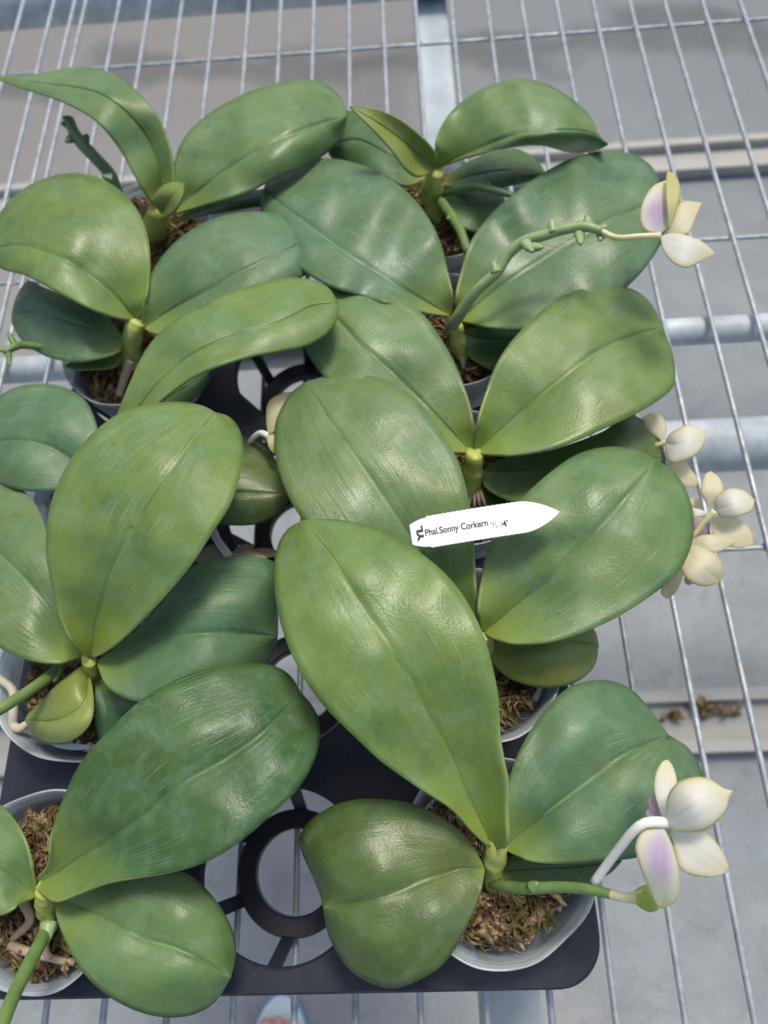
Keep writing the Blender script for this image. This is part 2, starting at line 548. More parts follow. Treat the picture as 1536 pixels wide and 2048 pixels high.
def strip(u, vv, label, debris=False):
    y = U(u, vv, FZ + .02).y
    r = thing('floor_channel', label, 'floor channel', (0, y, FZ), 'beige channels crossing the floor')
    bm = bmesh.new()
    box_bm(bm, -6, 6, y - .050, y + .050, FZ + .001, FZ + .008)
    from_bm('channel_base', bm, CURB, r, False)
    for s in (-1, 1):
        bm = bmesh.new()
        box_bm(bm, -6, 6, y + s * .042 - .010, y + s * .042 + .010, FZ + .009, FZ + .030)
        from_bm('channel_lip', bm, CURB, r, False)
    return y
strip(1400, 312, 'pale beige channel across the floor, in the far part of the aisle')
ys = strip(1400, 1442, 'pale beige channel across the floor with brown moss crumbs lying on it')
bm = bmesh.new()
for k in range(34):
    c0 = random.choice(((1405, 1412), (1405, 1425), (1450, 1428), (1345, 1432), (1420, 1418)))
    p = U(c0[0] + random.gauss(0, 13), c0[1] + random.gauss(0, 5), FZ + .012)
    p.z = FZ + .010 + random.random() * .022
    d = Vector((random.gauss(0, 1), random.gauss(0, 1), random.gauss(0, .4))).normalized() * .008
    tube_bm(bm, [p - d, p + Vector((random.gauss(0, .003), random.gauss(0, .003), .003)), p + d], [.003, .005, .002], 5)
crumb = from_bm('moss_crumbs', bm, MOSS)
tag(crumb, 'small heap of brown moss crumbs fallen on the beige floor channel', 'moss debris', kind='stuff')

# ------------------------------------------------------------------ bench
S = .04
X0 = -.2965 * S
bench = thing('wire_bench', 'galvanised wire mesh bench top on steel tubes under the black tray', 'bench', (0, .2, -.03))
wr = .0023
ks = [k for k in range(-16, 19)] + [-9.36]
for k in ks:
    x = X0 + k * S
    jit = random.uniform(-.0008, .0008)
    pts = []
    for i in range(30):
        y = -.30 + i * .062
        pts.append((x + jit + .0011 * math.sin(y * 3.1 + k * 1.7), y, .0006 * math.sin(y * 5 + k)))
    tube('long_wire', pts, [wr], GALV, bench, 8)
for y in (-.104, .2076, .5195, .832, 1.144):
    bm = bmesh.new()
    tube_bm(bm, [(-.8, y, -.0038), (0, y + .0006, -.0040), (.85, y, -.0038)], [.0021] * 3, 8, True, 12)
    for k in ks:                       # weld beads where the wires cross
        x = X0 + k * S
        q = random.uniform(.9, 1.25)
        for dy in (-.0022, .0022):
            tube_bm(bm, [(x - .0032 * q, y + dy, -.0024), (x, y + dy, -.0016), (x + .0032 * q, y + dy, -.0024)], [.0008, .0019 * q, .0008], 7, True, 7)
    from_bm('cross_wire', bm, GALV, bench)
def rail_pipe(u, vv, z, r, x0=-1.2, x1=1.4, name='support_tube'):
    p = U(u, vv, z)
    return tube(name, [(x0, p.y, z), (x1, p.y, z)], [r], PIPE, bench, 32)
rail_pipe(1400, 662, -.018, .0125)
rail_pipe(1400, 893, -.30, .034)
rail_pipe(60, 5, -.06, .030)
xr = .051
bm = bmesh.new()
box_bm(bm, xr - .0215, xr + .0215, -.9, 2.3, -.14, -.09)
bmesh.ops.bevel(bm, geom=bm.edges[:], offset=.003, segments=2, affect='EDGES')
from_bm('steel_rail', bm, PVC, bench, False)

# ------------------------------------------------------------------ tray
TX0, TX1, TY0, TY1, TZ = -.272, .091, -.070, .537, .060
cols = [-.2115, -.0905, .0305]
rows = [-.0095, .1118, .2331, .3544, .4757]
HR = .0487
tray = thing('plant_tray', 'black plastic carrying tray with fifteen round holes, holding orchid pots', 'tray', (cols[1], rows[2], 0))

def deck():
    bm = bmesh.new()
    nseg = 48
    xe = [TX0] + [(cols[i] + cols[i + 1]) / 2 for i in range(2)] + [TX1]
    ye = [TY0] + [(rows[i] + rows[i + 1]) / 2 for i in range(4)] + [TY1]
    CR = .026
    def edge_pt(cx, cy, x0, x1, y0, y1, a):
        dx, dy = math.cos(a), math.sin(a)
        t = min((x1 - cx) / dx if dx > 1e-9 else 9, (x0 - cx) / dx if dx < -1e-9 else 9,
                (y1 - cy) / dy if dy > 1e-9 else 9, (y0 - cy) / dy if dy < -1e-9 else 9)
        x, y = cx + dx * t, cy + dy * t
        # round the four outer tray corners
        for qx, qy in ((TX0, TY0), (TX1, TY0), (TX0, TY1), (TX1, TY1)):
            ix = qx + (CR if qx == TX0 else -CR); iy = qy + (CR if qy == TY0 else -CR)
            if abs(x - qx) < CR and abs(y - qy) < CR:
                # intersection of ray with the corner arc
                ox, oy = cx - ix, cy - iy
                b = ox * dx + oy * dy; c = ox * ox + oy * oy - CR * CR
                t = -b + math.sqrt(max(b * b - c, 0))
                x, y = cx + dx * t, cy + dy * t
        return x, y
    for j, cy in enumerate(rows):
        for i, cx in enumerate(cols):
            angs = sorted(set([2 * math.pi * k / nseg for k in range(nseg)] + [rad(q45 + dd) for q45 in (45, 135, 225, 315) for dd in (-9, -6, -3, 3, 6, 9, 11, -11)] +
                   [math.atan2(yy - cy, xx - cx) % (2 * math.pi) for xx in (xe[i], xe[i + 1]) for yy in (ye[j], ye[j + 1])]))
            prof = []
            for a in angs:
                x, y = edge_pt(cx, cy, xe[i], xe[i + 1], ye[j], ye[j + 1], a)
                outer = abs(x - TX0) < 1e-6 or abs(x - TX1) < 1e-6 or abs(y - TY0) < 1e-6 or abs(y - TY1) < 1e-6 or \
                        ((x < TX0 + CR or x > TX1 - CR) and (y < TY0 + CR or y > TY1 - CR))
                col = [(cx + HR * math.cos(a), cy + HR * math.sin(a), TZ - .007),
                       (cx + HR * math.cos(a), cy + HR * math.sin(a), TZ - .001),
                       (cx + (HR + .0012) * math.cos(a), cy + (HR + .0012) * math.sin(a), TZ), (x, y, TZ)]
                prof.append([bm.verts.new(q) for q in col] + [outer, (x, y)])
            for k in range(len(prof)):
                A, B = prof[k], prof[(k + 1) % len(prof)]
                for q in range(3):
                    try: bm.faces.new((A[q], A[q + 1], B[q + 1], B[q]))
                    except ValueError: pass
                if A[4] and B[4]:
                    fl = []
                    for W in (A, B):
                        x, y = W[5]
                        mx, my = (TX0 + TX1) / 2, (TY0 + TY1) / 2
                        fl.append((W[3], bm.verts.new((x + (.0015 if x > mx else -.0015), y + (.0015 if y > my else -.0015), TZ - .0025)),
                                   bm.verts.new((x + (.002 if x > mx else -.002), y + (.002 if y > my else -.002), TZ - .020))))
                    for q in range(2):
                        bm.faces.new((fl[0][q], fl[0][q + 1], fl[1][q + 1], fl[1][q]))
    bmesh.ops.remove_doubles(bm, verts=bm.verts[:], dist=.0002)
    o = from_bm('tray_deck', bm, TRAY, tray, False)
    return o
deck()
for cy in rows:
    for cx in cols:
        bm = bmesh.new()
        seg = 56
        ri, ro, z0, z1 = .0262, .0385, .004, .012
        prof = [(ri, z0), (ri, z1), (ri + .001, z1 + .001), (ro - .001, z1 + .001), (ro, z1), (ro, z0)]
        rings = [[bm.verts.new((cx + r * math.cos(2 * math.pi * k / seg), cy + r * math.sin(2 * math.pi * k / seg), z)) for k in range(seg)] for r, z in prof]
        for q in range(len(rings)):
            a, b = rings[q], rings[(q + 1) % len(rings)]
            for k in range(seg):
                bm.faces.new((a[k], a[(k + 1) % seg], b[(k + 1) % seg], b[k]))
        for d in (25, 85, 145, 205, 265, 325):
            a = rad(d)
            c, s = math.cos(a), math.sin(a)
            hw = .0042
            vv = []
            for r, z in ((ro - .002, .0045), (ro - .002, .0115), (HR + .001, TZ - .008), (HR + .001, TZ - .0025)):
                for q in (-1, 1):
                    vv.append(bm.verts.new((cx + r * c - q * hw * s, cy + r * s + q * hw * c, z)))
            # a bent flat rib: in at the ring, rising to the deck
            for f in ((0, 1, 3, 2), (2, 3, 7, 6), (6, 7, 5, 4), (4, 5, 1, 0), (0, 2, 6, 4), (1, 5, 7, 3)):
                bm.faces.new([vv[i] for i in f])
        from_bm('cell_basket', bm, TRAY, tray, False)

# ------------------------------------------------------------------ plants
GROUP = 'potted orchids in the black tray'
def orchid(col, row, label, dx=0, dy=0):
    return thing('potted_orchid', label, 'orchid', (cols[col] + dx, rows[row] + dy, .004), GROUP)

def wrange(nc):
    out = []
    for i in range(-nc, nc + 1):
        w = i / nc
        out.append(math.copysign(abs(w) ** 1.25, w))
    return out

def blade(parent, base, tip, L, R, M, z, e=(0.006, -.012), lobe=.05, m='green', name='leaf', thick=.0017, rip=None,
          eR=None, nr=56, nc=13, rim=None, label=None, groove=.0009, seed=None, dome=False):
    """A leaf or petal: outline and midrib traced, its own height profile, fold, lobes and thickness.
    z = midrib heights base->tip ; e = edge height relative to midrib at base and tip (left) ; eR same for right"""
    eR = eR or e
    Ml = catmull([base] + list(M) + [tip], nr)
    Ll = catmull([base] + list(L) + [tip], nr)
    Rl = catmull([base] + list(R) + [tip], nr)
    ws = wrange(nc)
    bm = bmesh.new()
    uvl = bm.loops.layers.uv.new('UVMap')
    grid = []
    sd = seed if seed is not None else (base[0] * .37 + base[1] * .11 + tip[0] * .05)
    ns = .0019 if name == 'leaf' else .0006
    for i in range(nr):
        t = i / (nr - 1)
        zm = lerp_list(list(z), t)
        row = []
        for wv in ws:
            E, ee = (Ll[i], e) if wv < 0 else (Rl[i], eR)
            a = abs(wv)
            # outline is reached slightly faster near the rim so the lobes look full
            q = Ml[i].lerp(E, a)
            half = (E - Ml[i]).length / FPX * (CAMC.z - zm)
            if dome: half = (Ll[i] - Rl[i]).length * .5 / FPX * (CAMC.z - zm)
            lim = min(1, half / .012)
            zz = zm + lerp_list(list(ee), t) * a ** 1.6 * (1 if dome else lim) + (lobe * half * (1 - a * a) if dome else lobe * half * math.sin(math.pi * min(a * 1.02, 1))) \
                - groove * math.exp(-(a / .022) ** 2) * lim
            if rip:
                sidek = 1 if len(rip) < 3 or (wv < 0) == (rip[2] < 0) else .25
                zz += sidek * rip[0] * math.sin(2 * math.pi * rip[1] * t + (1.3 if wv < 0 else 0)) * a ** 1.2 * lim * min(1, t * 2.5)
            zz += ns * (noise.noise(Vector((q.x * .012, q.y * .012, sd)))) * 1.6 * lim
            P = U(q.x, q.y, zz)
            row.append(bm.verts.new(P))
        grid.append(row)
    for i in range(nr - 1):
        for j in range(len(ws) - 1):
            vs = (grid[i][j], grid[i][j + 1], grid[i + 1][j + 1], grid[i + 1][j])
            f = bm.faces.new(vs)
            for lp, (jj, ii) in zip(f.loops, ((j, i), (j + 1, i), (j + 1, i + 1), (j, i + 1))):
                lp[uvl].uv = ((ws[jj] + 1) / 2, ii / (nr - 1))
    bmesh.ops.remove_doubles(bm, verts=bm.verts[:], dist=1e-6)
    bm.normal_update()
    up = sum(f.normal.z for f in bm.faces)
    if up < 0:
        bmesh.ops.reverse_faces(bm, faces=bm.faces[:])
    mm = G.get(m, m)
    o = from_bm(name, bm, [mm, rim or RIM], parent)
    so = o.modifiers.new('thickness', 'SOLIDIFY')
    so.thickness = thick
    so.offset = -1
    so.use_even_offset = False
    so.use_rim = True
    if name == 'leaf':
        so.material_offset_rim = 1
    if label: o['label'] = label
    return o

def petal(parent, base, tip, L, R, z, m=PET, lobe=.35, e=(0, 0), name='petal', M=None):
    if M is None:
        M = [((base[0] + tip[0]) / 2, (base[1] + tip[1]) / 2)]
    return blade(parent, base, tip, L, R, M, z, e, lobe, m, name, .0004, None, None, 26, 8, None, None, .0, None, True)

def ptube(name, parent, pts, rpx, m, seg=12, n=24, flat=1.0):
    """pts (u,v,z) ; radii in photo pixels at that depth"""
    P = [U(*p) for p in pts]
    rr = [px(rpx[min(i, len(rpx) - 1)], p[2], p[0], p[1]) for i, p in enumerate(pts)]
    return tube(name, P, rr, m, parent, seg, n, flat)

def bract(parent, u, v, du, dv, z, m=SPIKE, r=5):
    bm = bmesh.new()
    a, b, c = U(u, v, z), U(u + du * .55, v + dv * .55, z + .002), U(u + du, v + dv, z + .004)
    R = px(r, z, u, v)
    tube_bm(bm, [a, b, c], [R * 1.5, R * 1.1, R * .45], 8, True, 7, .75)
    return from_bm('bract', bm, m, parent)

def pot(parent, rim=.05355, rz=.097, seed=0, bottom=.034):
    cx, cy = parent.location.x, parent.location.y
    rnd = random.Random(seed)
    ph = rnd.random() * 6
    def mod(r, z, a):
        k = max(0, (z - .075) / .02)
        return r * (1 + k * (.016 * math.sin(2 * a + ph) + .013 * math.cos(5 * a + ph * 2) + .006 * math.sin(9 * a))), \
            z + k * .0012 * math.sin(3 * a + ph)
    body = []
    n = 34
    for i in range(n):
        t = i / (n - 1)
        z = .005 + (rz - .012) * t
        r = bottom + (rim - .0065 - bottom) * min(t / .78, 1) ** .9
        if t > .70: r += (rim - .0022 - r) * ((t - .70) / .30) ** 1.1
        r += .00045 * (1 if i % 2 else -1) * (t > .5)
        body.append((r, z))
    outer = body + [(rim - .0012, rz - .004), (rim + .0002, rz - .0008), (rim + .0004, rz), (rim - .0001, rz + .0004), (rim - .0007, rz)]
    inner = [(rim - .0020, rz - .004)] + [(r - .0011, z) for r, z in reversed(body)]
    floor_ = [(.004, .0062), (.004, .005)]
    return lathe('pot', outer + inner + floor_, POT, (cx, cy), 96, parent, mod)

def mix_(parent, rz=.086, R=.0425, seed=0, chips=1100):
    cx, cy = parent.location.x, parent.location.y
    rnd = random.Random(seed + 50)
    bm = bmesh.new()
    # lumpy core, sides go down into the pot
    seg, nr = 72, 20
    rings = []
    off = rnd.random() * 50
    for i in range(nr + 6):
        ring = []
        for k in range(seg):
            a = 2 * math.pi * k / seg
            if i < nr:
                r = R * (i + .5) / nr
                z = rz + .006 * noise.noise(Vector((r * math.cos(a) * 90, r * math.sin(a) * 90, off))) + \
                    .005 * noise.noise(Vector((r * math.cos(a) * 260, r * math.sin(a) * 260, off + 9))) - .006 * (i / nr) ** 6
            else:
                q = (i - nr + 1) / 6
                r = R * (1 - .18 * q) + .001 * noise.noise(Vector((a * 6, q * 9, off)))
                z = rz - .008 - .055 * q
            ring.append(bm.verts.new((cx + r * math.cos(a), cy + r * math.sin(a), z - .003)))
        rings.append(ring)
    bm.faces.new(rings[0])
    for a, b in zip(rings, rings[1:]):
        for k in range(seg):
            bm.faces.new((a[k], b[k], b[(k + 1) % seg], a[(k + 1) % seg]))
    for k in range(chips):
        r = R * math.sqrt(rnd.random()) * .97
        a = rnd.random() * 6.283
        p = Vector((cx + r * math.cos(a), cy + r * math.sin(a), rz + rnd.uniform(-.002, .0055)))
        h = 5 * noise.noise(Vector((p.x * 45, p.y * 45, off))) + rnd.gauss(0, .5) + 1.5
        ln = rnd.uniform(.003, .012)
        d = Vector((math.cos(h), math.sin(h), rnd.gauss(0, .55)))
        s = Vector((-d.y, d.x, 0))
        pts = []
        for q in range(5):
            t = (q - 2) / 2
            pts.append(p + d * ln * t * .8 + s * ln * .35 * math.sin(t * 2.5 + h) + Vector((0, 0, rnd.gauss(0, .0009))))
        w0 = rnd.choice((.0003, .0004, .0006, .0009, .0012, .0018)) * rnd.uniform(.8, 1.2)
        tube_bm(bm, pts, [w0 * .4, w0, w0 * .8, w0 * 1.1, w0 * .3], 6, True, None, rnd.uniform(.35, .8))
    return from_bm('potting_mix', bm, MOSS, parent)

def crown(parent, pts, rpx, label=None):
    P = catmull([(*U(*p), px(r, p[2], p[0], p[1])) for p, r in zip(pts, rpx)], 34)
    bm = bmesh.new()
    rr = []
    for i, q in enumerate(P):
        t = i / 33
        f = (t * 2.6 + .2) % 1.0
        rr.append(q[3] * (.95 + .09 * f ** 1.5))
    tube_bm(bm, [Vector((q[0], q[1], q[2])) for q in P], rr, 20, True, None, .8)
    for v_ in bm.verts: v_.co += Vector((noise.noise(v_.co * 130), noise.noise(v_.co * 130 + Vector((7, 0, 0))), 0)) * .0012
    o = from_bm('stem', bm, STEM, parent)
    return o

# --- front right plant -------------------------------------------------------
o = orchid(2, 0, 'front right orchid with one open cream flower and a lime bud over its pot', dx=.004, dy=.006)
pot(o, seed=1); mix_(o, seed=1, chips=1500)
crown(o, [(984, 1765, .085), (985, 1735, .105), (992, 1700, .122), (996, 1672, .128)], [28, 27, 28, 24])
blade(o, (988, 1700), (603, 1041), M=[(940, 1600), (885, 1480), (815, 1350), (735, 1225), (670, 1125), (625, 1065)],
      L=[(950, 1665), (900, 1612), (830, 1570), (760, 1520), (700, 1465), (650, 1415), (610, 1360), (575, 1290), (555, 1220), (547, 1150), (555, 1092), (575, 1058)],
      R=[(1012, 1690), (1012, 1630), (1013, 1565), (1005, 1520), (998, 1470), (997, 1410), (990, 1355), (972, 1285), (945, 1222), (905, 1163), (850, 1112), (785, 1070), (720, 1047), (660, 1038)],
      z=(.128, .150, .176, .184, .176), e=(.012, -.010), eR=(.020, -.012), lobe=.04, m='fresh')
blade(o, (970, 1737), (646, 1816), M=[(920, 1738), (850, 1760), (760, 1793)],
      R=[(955, 1708), (930, 1670), (880, 1632), (820, 1606), (750, 1597), (690, 1603), (645, 1622), (612, 1650), (598, 1680), (606, 1712), (622, 1748), (638, 1785)],
      L=[(962, 1785), (945, 1830), (920, 1880), (890, 1925), (850, 1955), (790, 1977), (740, 1966), (700, 1940), (670, 1900), (653, 1858)],
      z=(.116, .124, .126, .112), e=(.004, -.022), lobe=.10, m='olive', label='broad olive green leaf bending down at its blunt tip')
blade(o, (1006, 1697), (1338, 1470), M=[(1090, 1628), (1183, 1557), (1243, 1512), (1308, 1480)],
      L=[(1008, 1650), (1012, 1600), (1025, 1540), (1050, 1480), (1085, 1425), (1130, 1380), (1175, 1362), (1220, 1361), (1262, 1378), (1300, 1418)],
      R=[(1030, 1709), (1078, 1725), (1140, 1728), (1208, 1723), (1270, 1716), (1335, 1697), (1388, 1655), (1412, 1600), (1405, 1545), (1378, 1497), (1350, 1477)],
      z=(.122, .138, .142, .128), e=(.012, -.014), eR=(.008, -.024), lobe=.10, m='teal', label='blue-green leaf with a shallow notch at its tip')
blade(o, (985, 1745), (1245, 1722), M=[(1060, 1738), (1150, 1733)],
      L=[(1010, 1715), (1100, 1700), (1190, 1698)], R=[(1010, 1762), (1080, 1772), (1160, 1768), (1215, 1750)],
      z=(.098, .108, .104), e=(.0, -.006), m='olive')
sp = ptube('flower_spike', o, [(975, 1765, .096), (1000, 1770, .108), (1050, 1777, .122), (1120, 1774, .136), (1185, 1780, .148), (1238, 1793, .154)], [10, 11, 12, 11, 11, 9], SPIKE)
bract(sp, 1062, 1776, 14, -10, .128, SPIKE, 9)
ptube('pedicel', sp, [(1222, 1789, .153), (1245, 1795, .157), (1268, 1796, .160), (1288, 1797, .162)], [9, 9, 11, 18], PEDY)
bd = ptube('bud', sp, [(1268, 1796, .158), (1280, 1796, .160), (1298, 1797, .162), (1315, 1798, .163), (1326, 1800, .163)], [8, 19, 25, 19, 5], BUD, 36, 22)
ctr = U(1298, 1797, .162) - parent_world(sp)
axis = (U(1326, 1800, .163) - U(1268, 1796, .158)).normalized()
for v_ in bd.data.vertices:            # three sepal seams run along the bud
    d_ = v_.co - ctr
    rad_ = d_ - axis * d_.dot(axis)
    if rad_.length > 1e-5:
        an = math.atan2(rad_.dot(axis.cross(Vector((0, 0, 1)))), rad_.z)
        v_.co -= rad_ * (.34 * max(0, math.cos(3 * an + 2.3)) ** 6)
fl = ptube('flower', o, [(1189, 1764, .149), (1212, 1732, .160), (1237, 1699, .172), (1265, 1664, .184), (1290, 1646, .190), (1322, 1644, .190), (1338, 1648, .186), (1344, 1652, .182)], [9, 9, 9, 9.5, 10, 10.5, 9, 4], PED)
petal(fl, (1330, 1650), (1336, 1519), [(1310, 1588), (1311, 1550), (1324, 1524)], [(1352, 1590), (1354, 1562), (1347, 1535)], (.186, .184, .180), PET, .25)
petal(fl, (1334, 1648), (1467, 1581), [(1334, 1596), (1355, 1565), (1390, 1554), (1421, 1558), (1446, 1576)],
      [(1358, 1664), (1403, 1663), (1432, 1646), (1453, 1620), (1459, 1594)], (.190, .202, .198), PET, .45, M=[(1390, 1612)])
petal(fl, (1340, 1655), (1455, 1744), [(1390, 1655), (1412, 1664), (1437, 1690), (1454, 1724)], [(1348, 1695), (1358, 1733), (1381, 1750), (1426, 1755)],
      (.184, .186, .180), PET, .2)
petal(fl, (1326, 1652), (1324, 1818), [(1287, 1662), (1271, 1690), (1277, 1726), (1293, 1768), (1311, 1806)], [(1345, 1690), (1357, 1732), (1360, 1772), (1351, 1803)],
      (.188, .190, .176), PETP, .3)
petal(fl, (1322, 1640), (1304, 1586), [(1300, 1618), (1298, 1595)], [(1316, 1610), (1311, 1592)], (.180, .178, .176), LIP, .3, name='lip')
petal(fl, (1322, 1644), (1292, 1622), [(1300, 1642), (1292, 1632)], [(1312, 1622), (1300, 1614)], (.180, .178, .176), LIP, .3, name='lip')

# --- second right plant ------------------------------------------------------
o = orchid(2, 1, 'orchid whose two broad leaves carry the white name tag, with a small yellowing leaf below', dx=.002, dy=-.002)
pot(o, seed=2); mix_(o, seed=2, chips=1100)
crown(o, [(975, 1330, .085), (972, 1300, .10), (965, 1262, .118)], [24, 24, 24])
blade(o, (952, 1255), (606, 766), M=[(895, 1180), (823, 1080), (768, 998), (725, 935), (670, 855), (628, 790)],
      L=[(900, 1260), (820, 1235), (730, 1180), (660, 1115), (612, 1050), (580, 1000), (560, 950), (549, 900), (550, 850), (563, 815), (583, 785)],
      R=[(950, 1200), (948, 1130), (946, 1060), (936, 990), (915, 920), (880, 860), (832, 800), (775, 762), (720, 748), (670, 748), (632, 757)],
      z=(.118, .138, .156, .160, .152), e=(.012, -.010), lobe=.05, m='pale', rip=(.0016, 3.1))
blade(o, (966, 1266), (1312, 919), M=[(1060, 1190), (1150, 1108), (1230, 1020), (1280, 960)],
      L=[(958, 1225), (963, 1160), (980, 1090), (1010, 1030), (1058, 982), (1110, 937), (1160, 906), (1220, 893), (1275, 900)],
      R=[(995, 1279), (1045, 1286), (1105, 1281), (1170, 1262), (1240, 1230), (1308, 1187), (1358, 1142), (1383, 1090), (1388, 1035), (1374, 983), (1348, 944)],
      z=(.118, .138, .152, .150), e=(.014, -.012), lobe=.07, m='green')
blade(o, (975, 1285), (1198, 1290), M=[(1040, 1278), (1120, 1280)],
      L=[(1000, 1255), (1080, 1240), (1150, 1240), (1188, 1258)], R=[(982, 1318), (1010, 1352), (1060, 1372), (1110, 1376), (1160, 1360), (1190, 1330)],
      z=(.102, .112, .104), e=(0, -.014), lobe=.12, m='yellow', label='small yellowing lower leaf')
fl = ptube('flower', o, [(1330, 1080, .112), (1381, 1073, .120), (1406, 1046, .126), (1430, 1022, .132)], [5, 5, 6, 7], PEDY)
petal(fl, (1418, 1014), (1422, 942), [(1401, 985), (1410, 950)], [(1447, 984), (1441, 958)], (.120, .124, .122), PETC, .3)
petal(fl, (1428, 1020), (1510, 1000), [(1430, 997), (1455, 978), (1486, 980)], [(1445, 1035), (1475, 1034), (1503, 1021)], (.126, .136, .132), PET, .45)
petal(fl, (1422, 1035), (1507, 1090), [(1450, 1030), (1475, 1036), (1502, 1060)], [(1424, 1067), (1450, 1090), (1478, 1096)], (.118, .122, .118), PETC, .2)
petal(fl, (1378, 1084), (1471, 1085), [(1400, 1071), (1430, 1070)], [(1393, 1096), (1434, 1105)], (.124, .130, .122), PETC, .3)
petal(fl, (1420, 1040), (1378, 1074), [(1395, 1040), (1380, 1058)], [(1420, 1058), (1418, 1074)], (.114, .112, .110), LIP, .2, name='lip')
petal(fl, (1420, 1026), (1380, 1024), [(1400, 1034), (1385, 1034)], [(1400, 1019), (1385, 1016)], (.124, .126, .124), PET, .5, name='column')
petal(fl, (1400, 1018), (1380, 998), [(1384, 1012), (1378, 1004)], [(1405, 1004), (1392, 997)], (.112, .112, .112), PETC, .2)
fl = ptube('flower', o, [(1330, 1100, .108), (1350, 1105, .112), (1372, 1108, .116)], [5, 5, 6], PEDY)
petal(fl, (1368, 1094), (1441, 1164), [(1395, 1090), (1432, 1110), (1448, 1138)], [(1358, 1128), (1375, 1160), (1408, 1173)], (.124, .132, .122), PETC, .35, M=[(1400, 1128)])
petal(fl, (1362, 1125), (1333, 1198), [(1338, 1150), (1321, 1182)], [(1366, 1150), (1351, 1186)], (.112, .112, .106), PETC, .3)
petal(fl, (1372, 1150), (1382, 1170), [(1368, 1160), (1373, 1169)], [(1380, 1156), (1386, 1164)], (.108, .106, .104), LIP, .3, name='lip')

# --- third right plant -------------------------------------------------------
o = orchid(2, 2, 'right-hand orchid just behind the one under the white name tag')
pot(o, seed=3); mix_(o, seed=3)
crown(o, [(945, 990, .085), (942, 960, .100), (948, 920, .120), (950, 905, .126)], [18, 26, 24, 20])
for q in range(4):
    ptube('root', o, [(946 + q * 4, 972, .098), (940 + q * 9, 1000, .095 + q * .002), (935 + q * 14, 1028 + q * 3, .087)], [4, 3.5, 2], ROOT, 8)
blade(o, (944, 905), (622, 592), M=[(890, 850), (830, 790), (768, 730), (720, 688), (678, 640)],
      L=[(880, 900), (800, 872), (720, 815), (660, 765), (622, 720), (605, 680), (603, 635), (608, 610)],
      R=[(946, 870), (940, 815), (920, 750), (890, 690), (850, 633), (800, 592), (750, 564), (700, 552), (655, 562)],
      z=(.122, .140, .150, .144), e=(.010, -.008), lobe=.05, m='green', rip=(.001, 2.3))
blade(o, (950, 906), (1325, 653), M=[(1050, 818), (1168, 722), (1218, 692), (1268, 671)],
      L=[(954, 862), (973, 785), (1002, 712), (1050, 652), (1102, 606), (1160, 579), (1220, 570), (1272, 581), (1306, 612)],
      R=[(1010, 909), (1080, 900), (1150, 880), (1220, 851), (1285, 820), (1325, 795), (1349, 770), (1350, 735), (1342, 695)],
      z=(.122, .142, .152, .136), e=(.016, -.014), lobe=.06, m='fresh')
blade(o, (962, 942), (1332, 915), M=[(1060, 940), (1160, 932), (1250, 920)],
      L=[(1000, 920), (1100, 900), (1200, 865), (1258, 830), (1300, 852), (1323, 885)],
      R=[(968, 968), (1000, 992), (1040, 1005), (1100, 1010), (1200, 1000), (1290, 965), (1328, 935)],
      z=(.102, .116, .120, .110), e=(.006, -.008), lobe=.06, m='olive')
blade(o, (952, 985), (1060, 1020), M=[(1000, 1000)], L=[(1000, 975), (1040, 990)], R=[(985, 1015), (1030, 1030)], z=(.092, .098, .094), m='deep')
fl = ptube('flower', o, [(1290, 900, .100), (1310, 892, .108), (1330, 886, .112)], [5, 5, 6], PEDY)
petal(fl, (1326, 884), (1300, 826), [(1296, 862), (1282, 840)], [(1334, 860), (1324, 832)], (.108, .110, .106), PETC, .3)
petal(fl, (1328, 888), (1413, 857), [(1340, 867), (1375, 849), (1402, 858)], [(1337, 923), (1358, 925), (1391, 911), (1409, 886)], (.116, .126, .122), PET, .45, M=[(1368, 886)])
petal(fl, (1334, 915), (1393, 972), [(1365, 920), (1383, 939), (1396, 960)], [(1340, 948), (1356, 962), (1374, 972)], (.106, .110, .106), PETC, .2)

# --- fourth right plant ------------------------------------------------------
o = orchid(2, 3, 'orchid with a knobbly spike and one cream-purple flower crossing its dark wavy leaf', dy=.002)
pot(o, seed=4); mix_(o, seed=4)
crown(o, [(930, 720, .085), (918, 690, .102), (910, 650, .122)], [14, 20, 18])
ptube('root', o, [(915, 690, .10), (925, 715, .095), (928, 740, .088)], [7, 7, 4], ROOTW)
blade(o, (904, 632), (526, 378), M=[(800, 575), (700, 512), (610, 445)],
      L=[(850, 624), (780, 606), (700, 584), (620, 552), (565, 500), (530, 450), (521, 410)],
      R=[(904, 595), (895, 540), (880, 482), (850, 425), (810, 380), (760, 346), (700, 323), (640, 316), (582, 324), (542, 350)],
      z=(.122, .146, .152, .140), e=(.010, -.012), lobe=.06, m='teal', rip=(.0034, 4.4))
blade(o, (918, 640), (1334, 395), M=[(1000, 575), (1100, 510), (1220, 440)],
      L=[(914, 600), (922, 550), (945, 478), (990, 420), (1050, 371), (1110, 332), (1170, 308), (1222, 301), (1272, 311), (1308, 338)],
      R=[(975, 652), (1035, 657), (1100, 652), (1180, 625), (1250, 577), (1295, 530), (1325, 480), (1338, 430)],
      z=(.120, .138, .146, .132), e=(.016, -.010), eR=(.010, -.016), lobe=.05, m='teal', rip=(.0045, 4.6, -1), label='dark blue-green leaf with a wavy surface')
blade(o, (922, 668), (1060, 672), M=[(990, 680)], L=[(960, 652), (1030, 650)], R=[(935, 705), (965, 730), (1000, 740), (1045, 720)], z=(.100, .104, .098), m='deep')
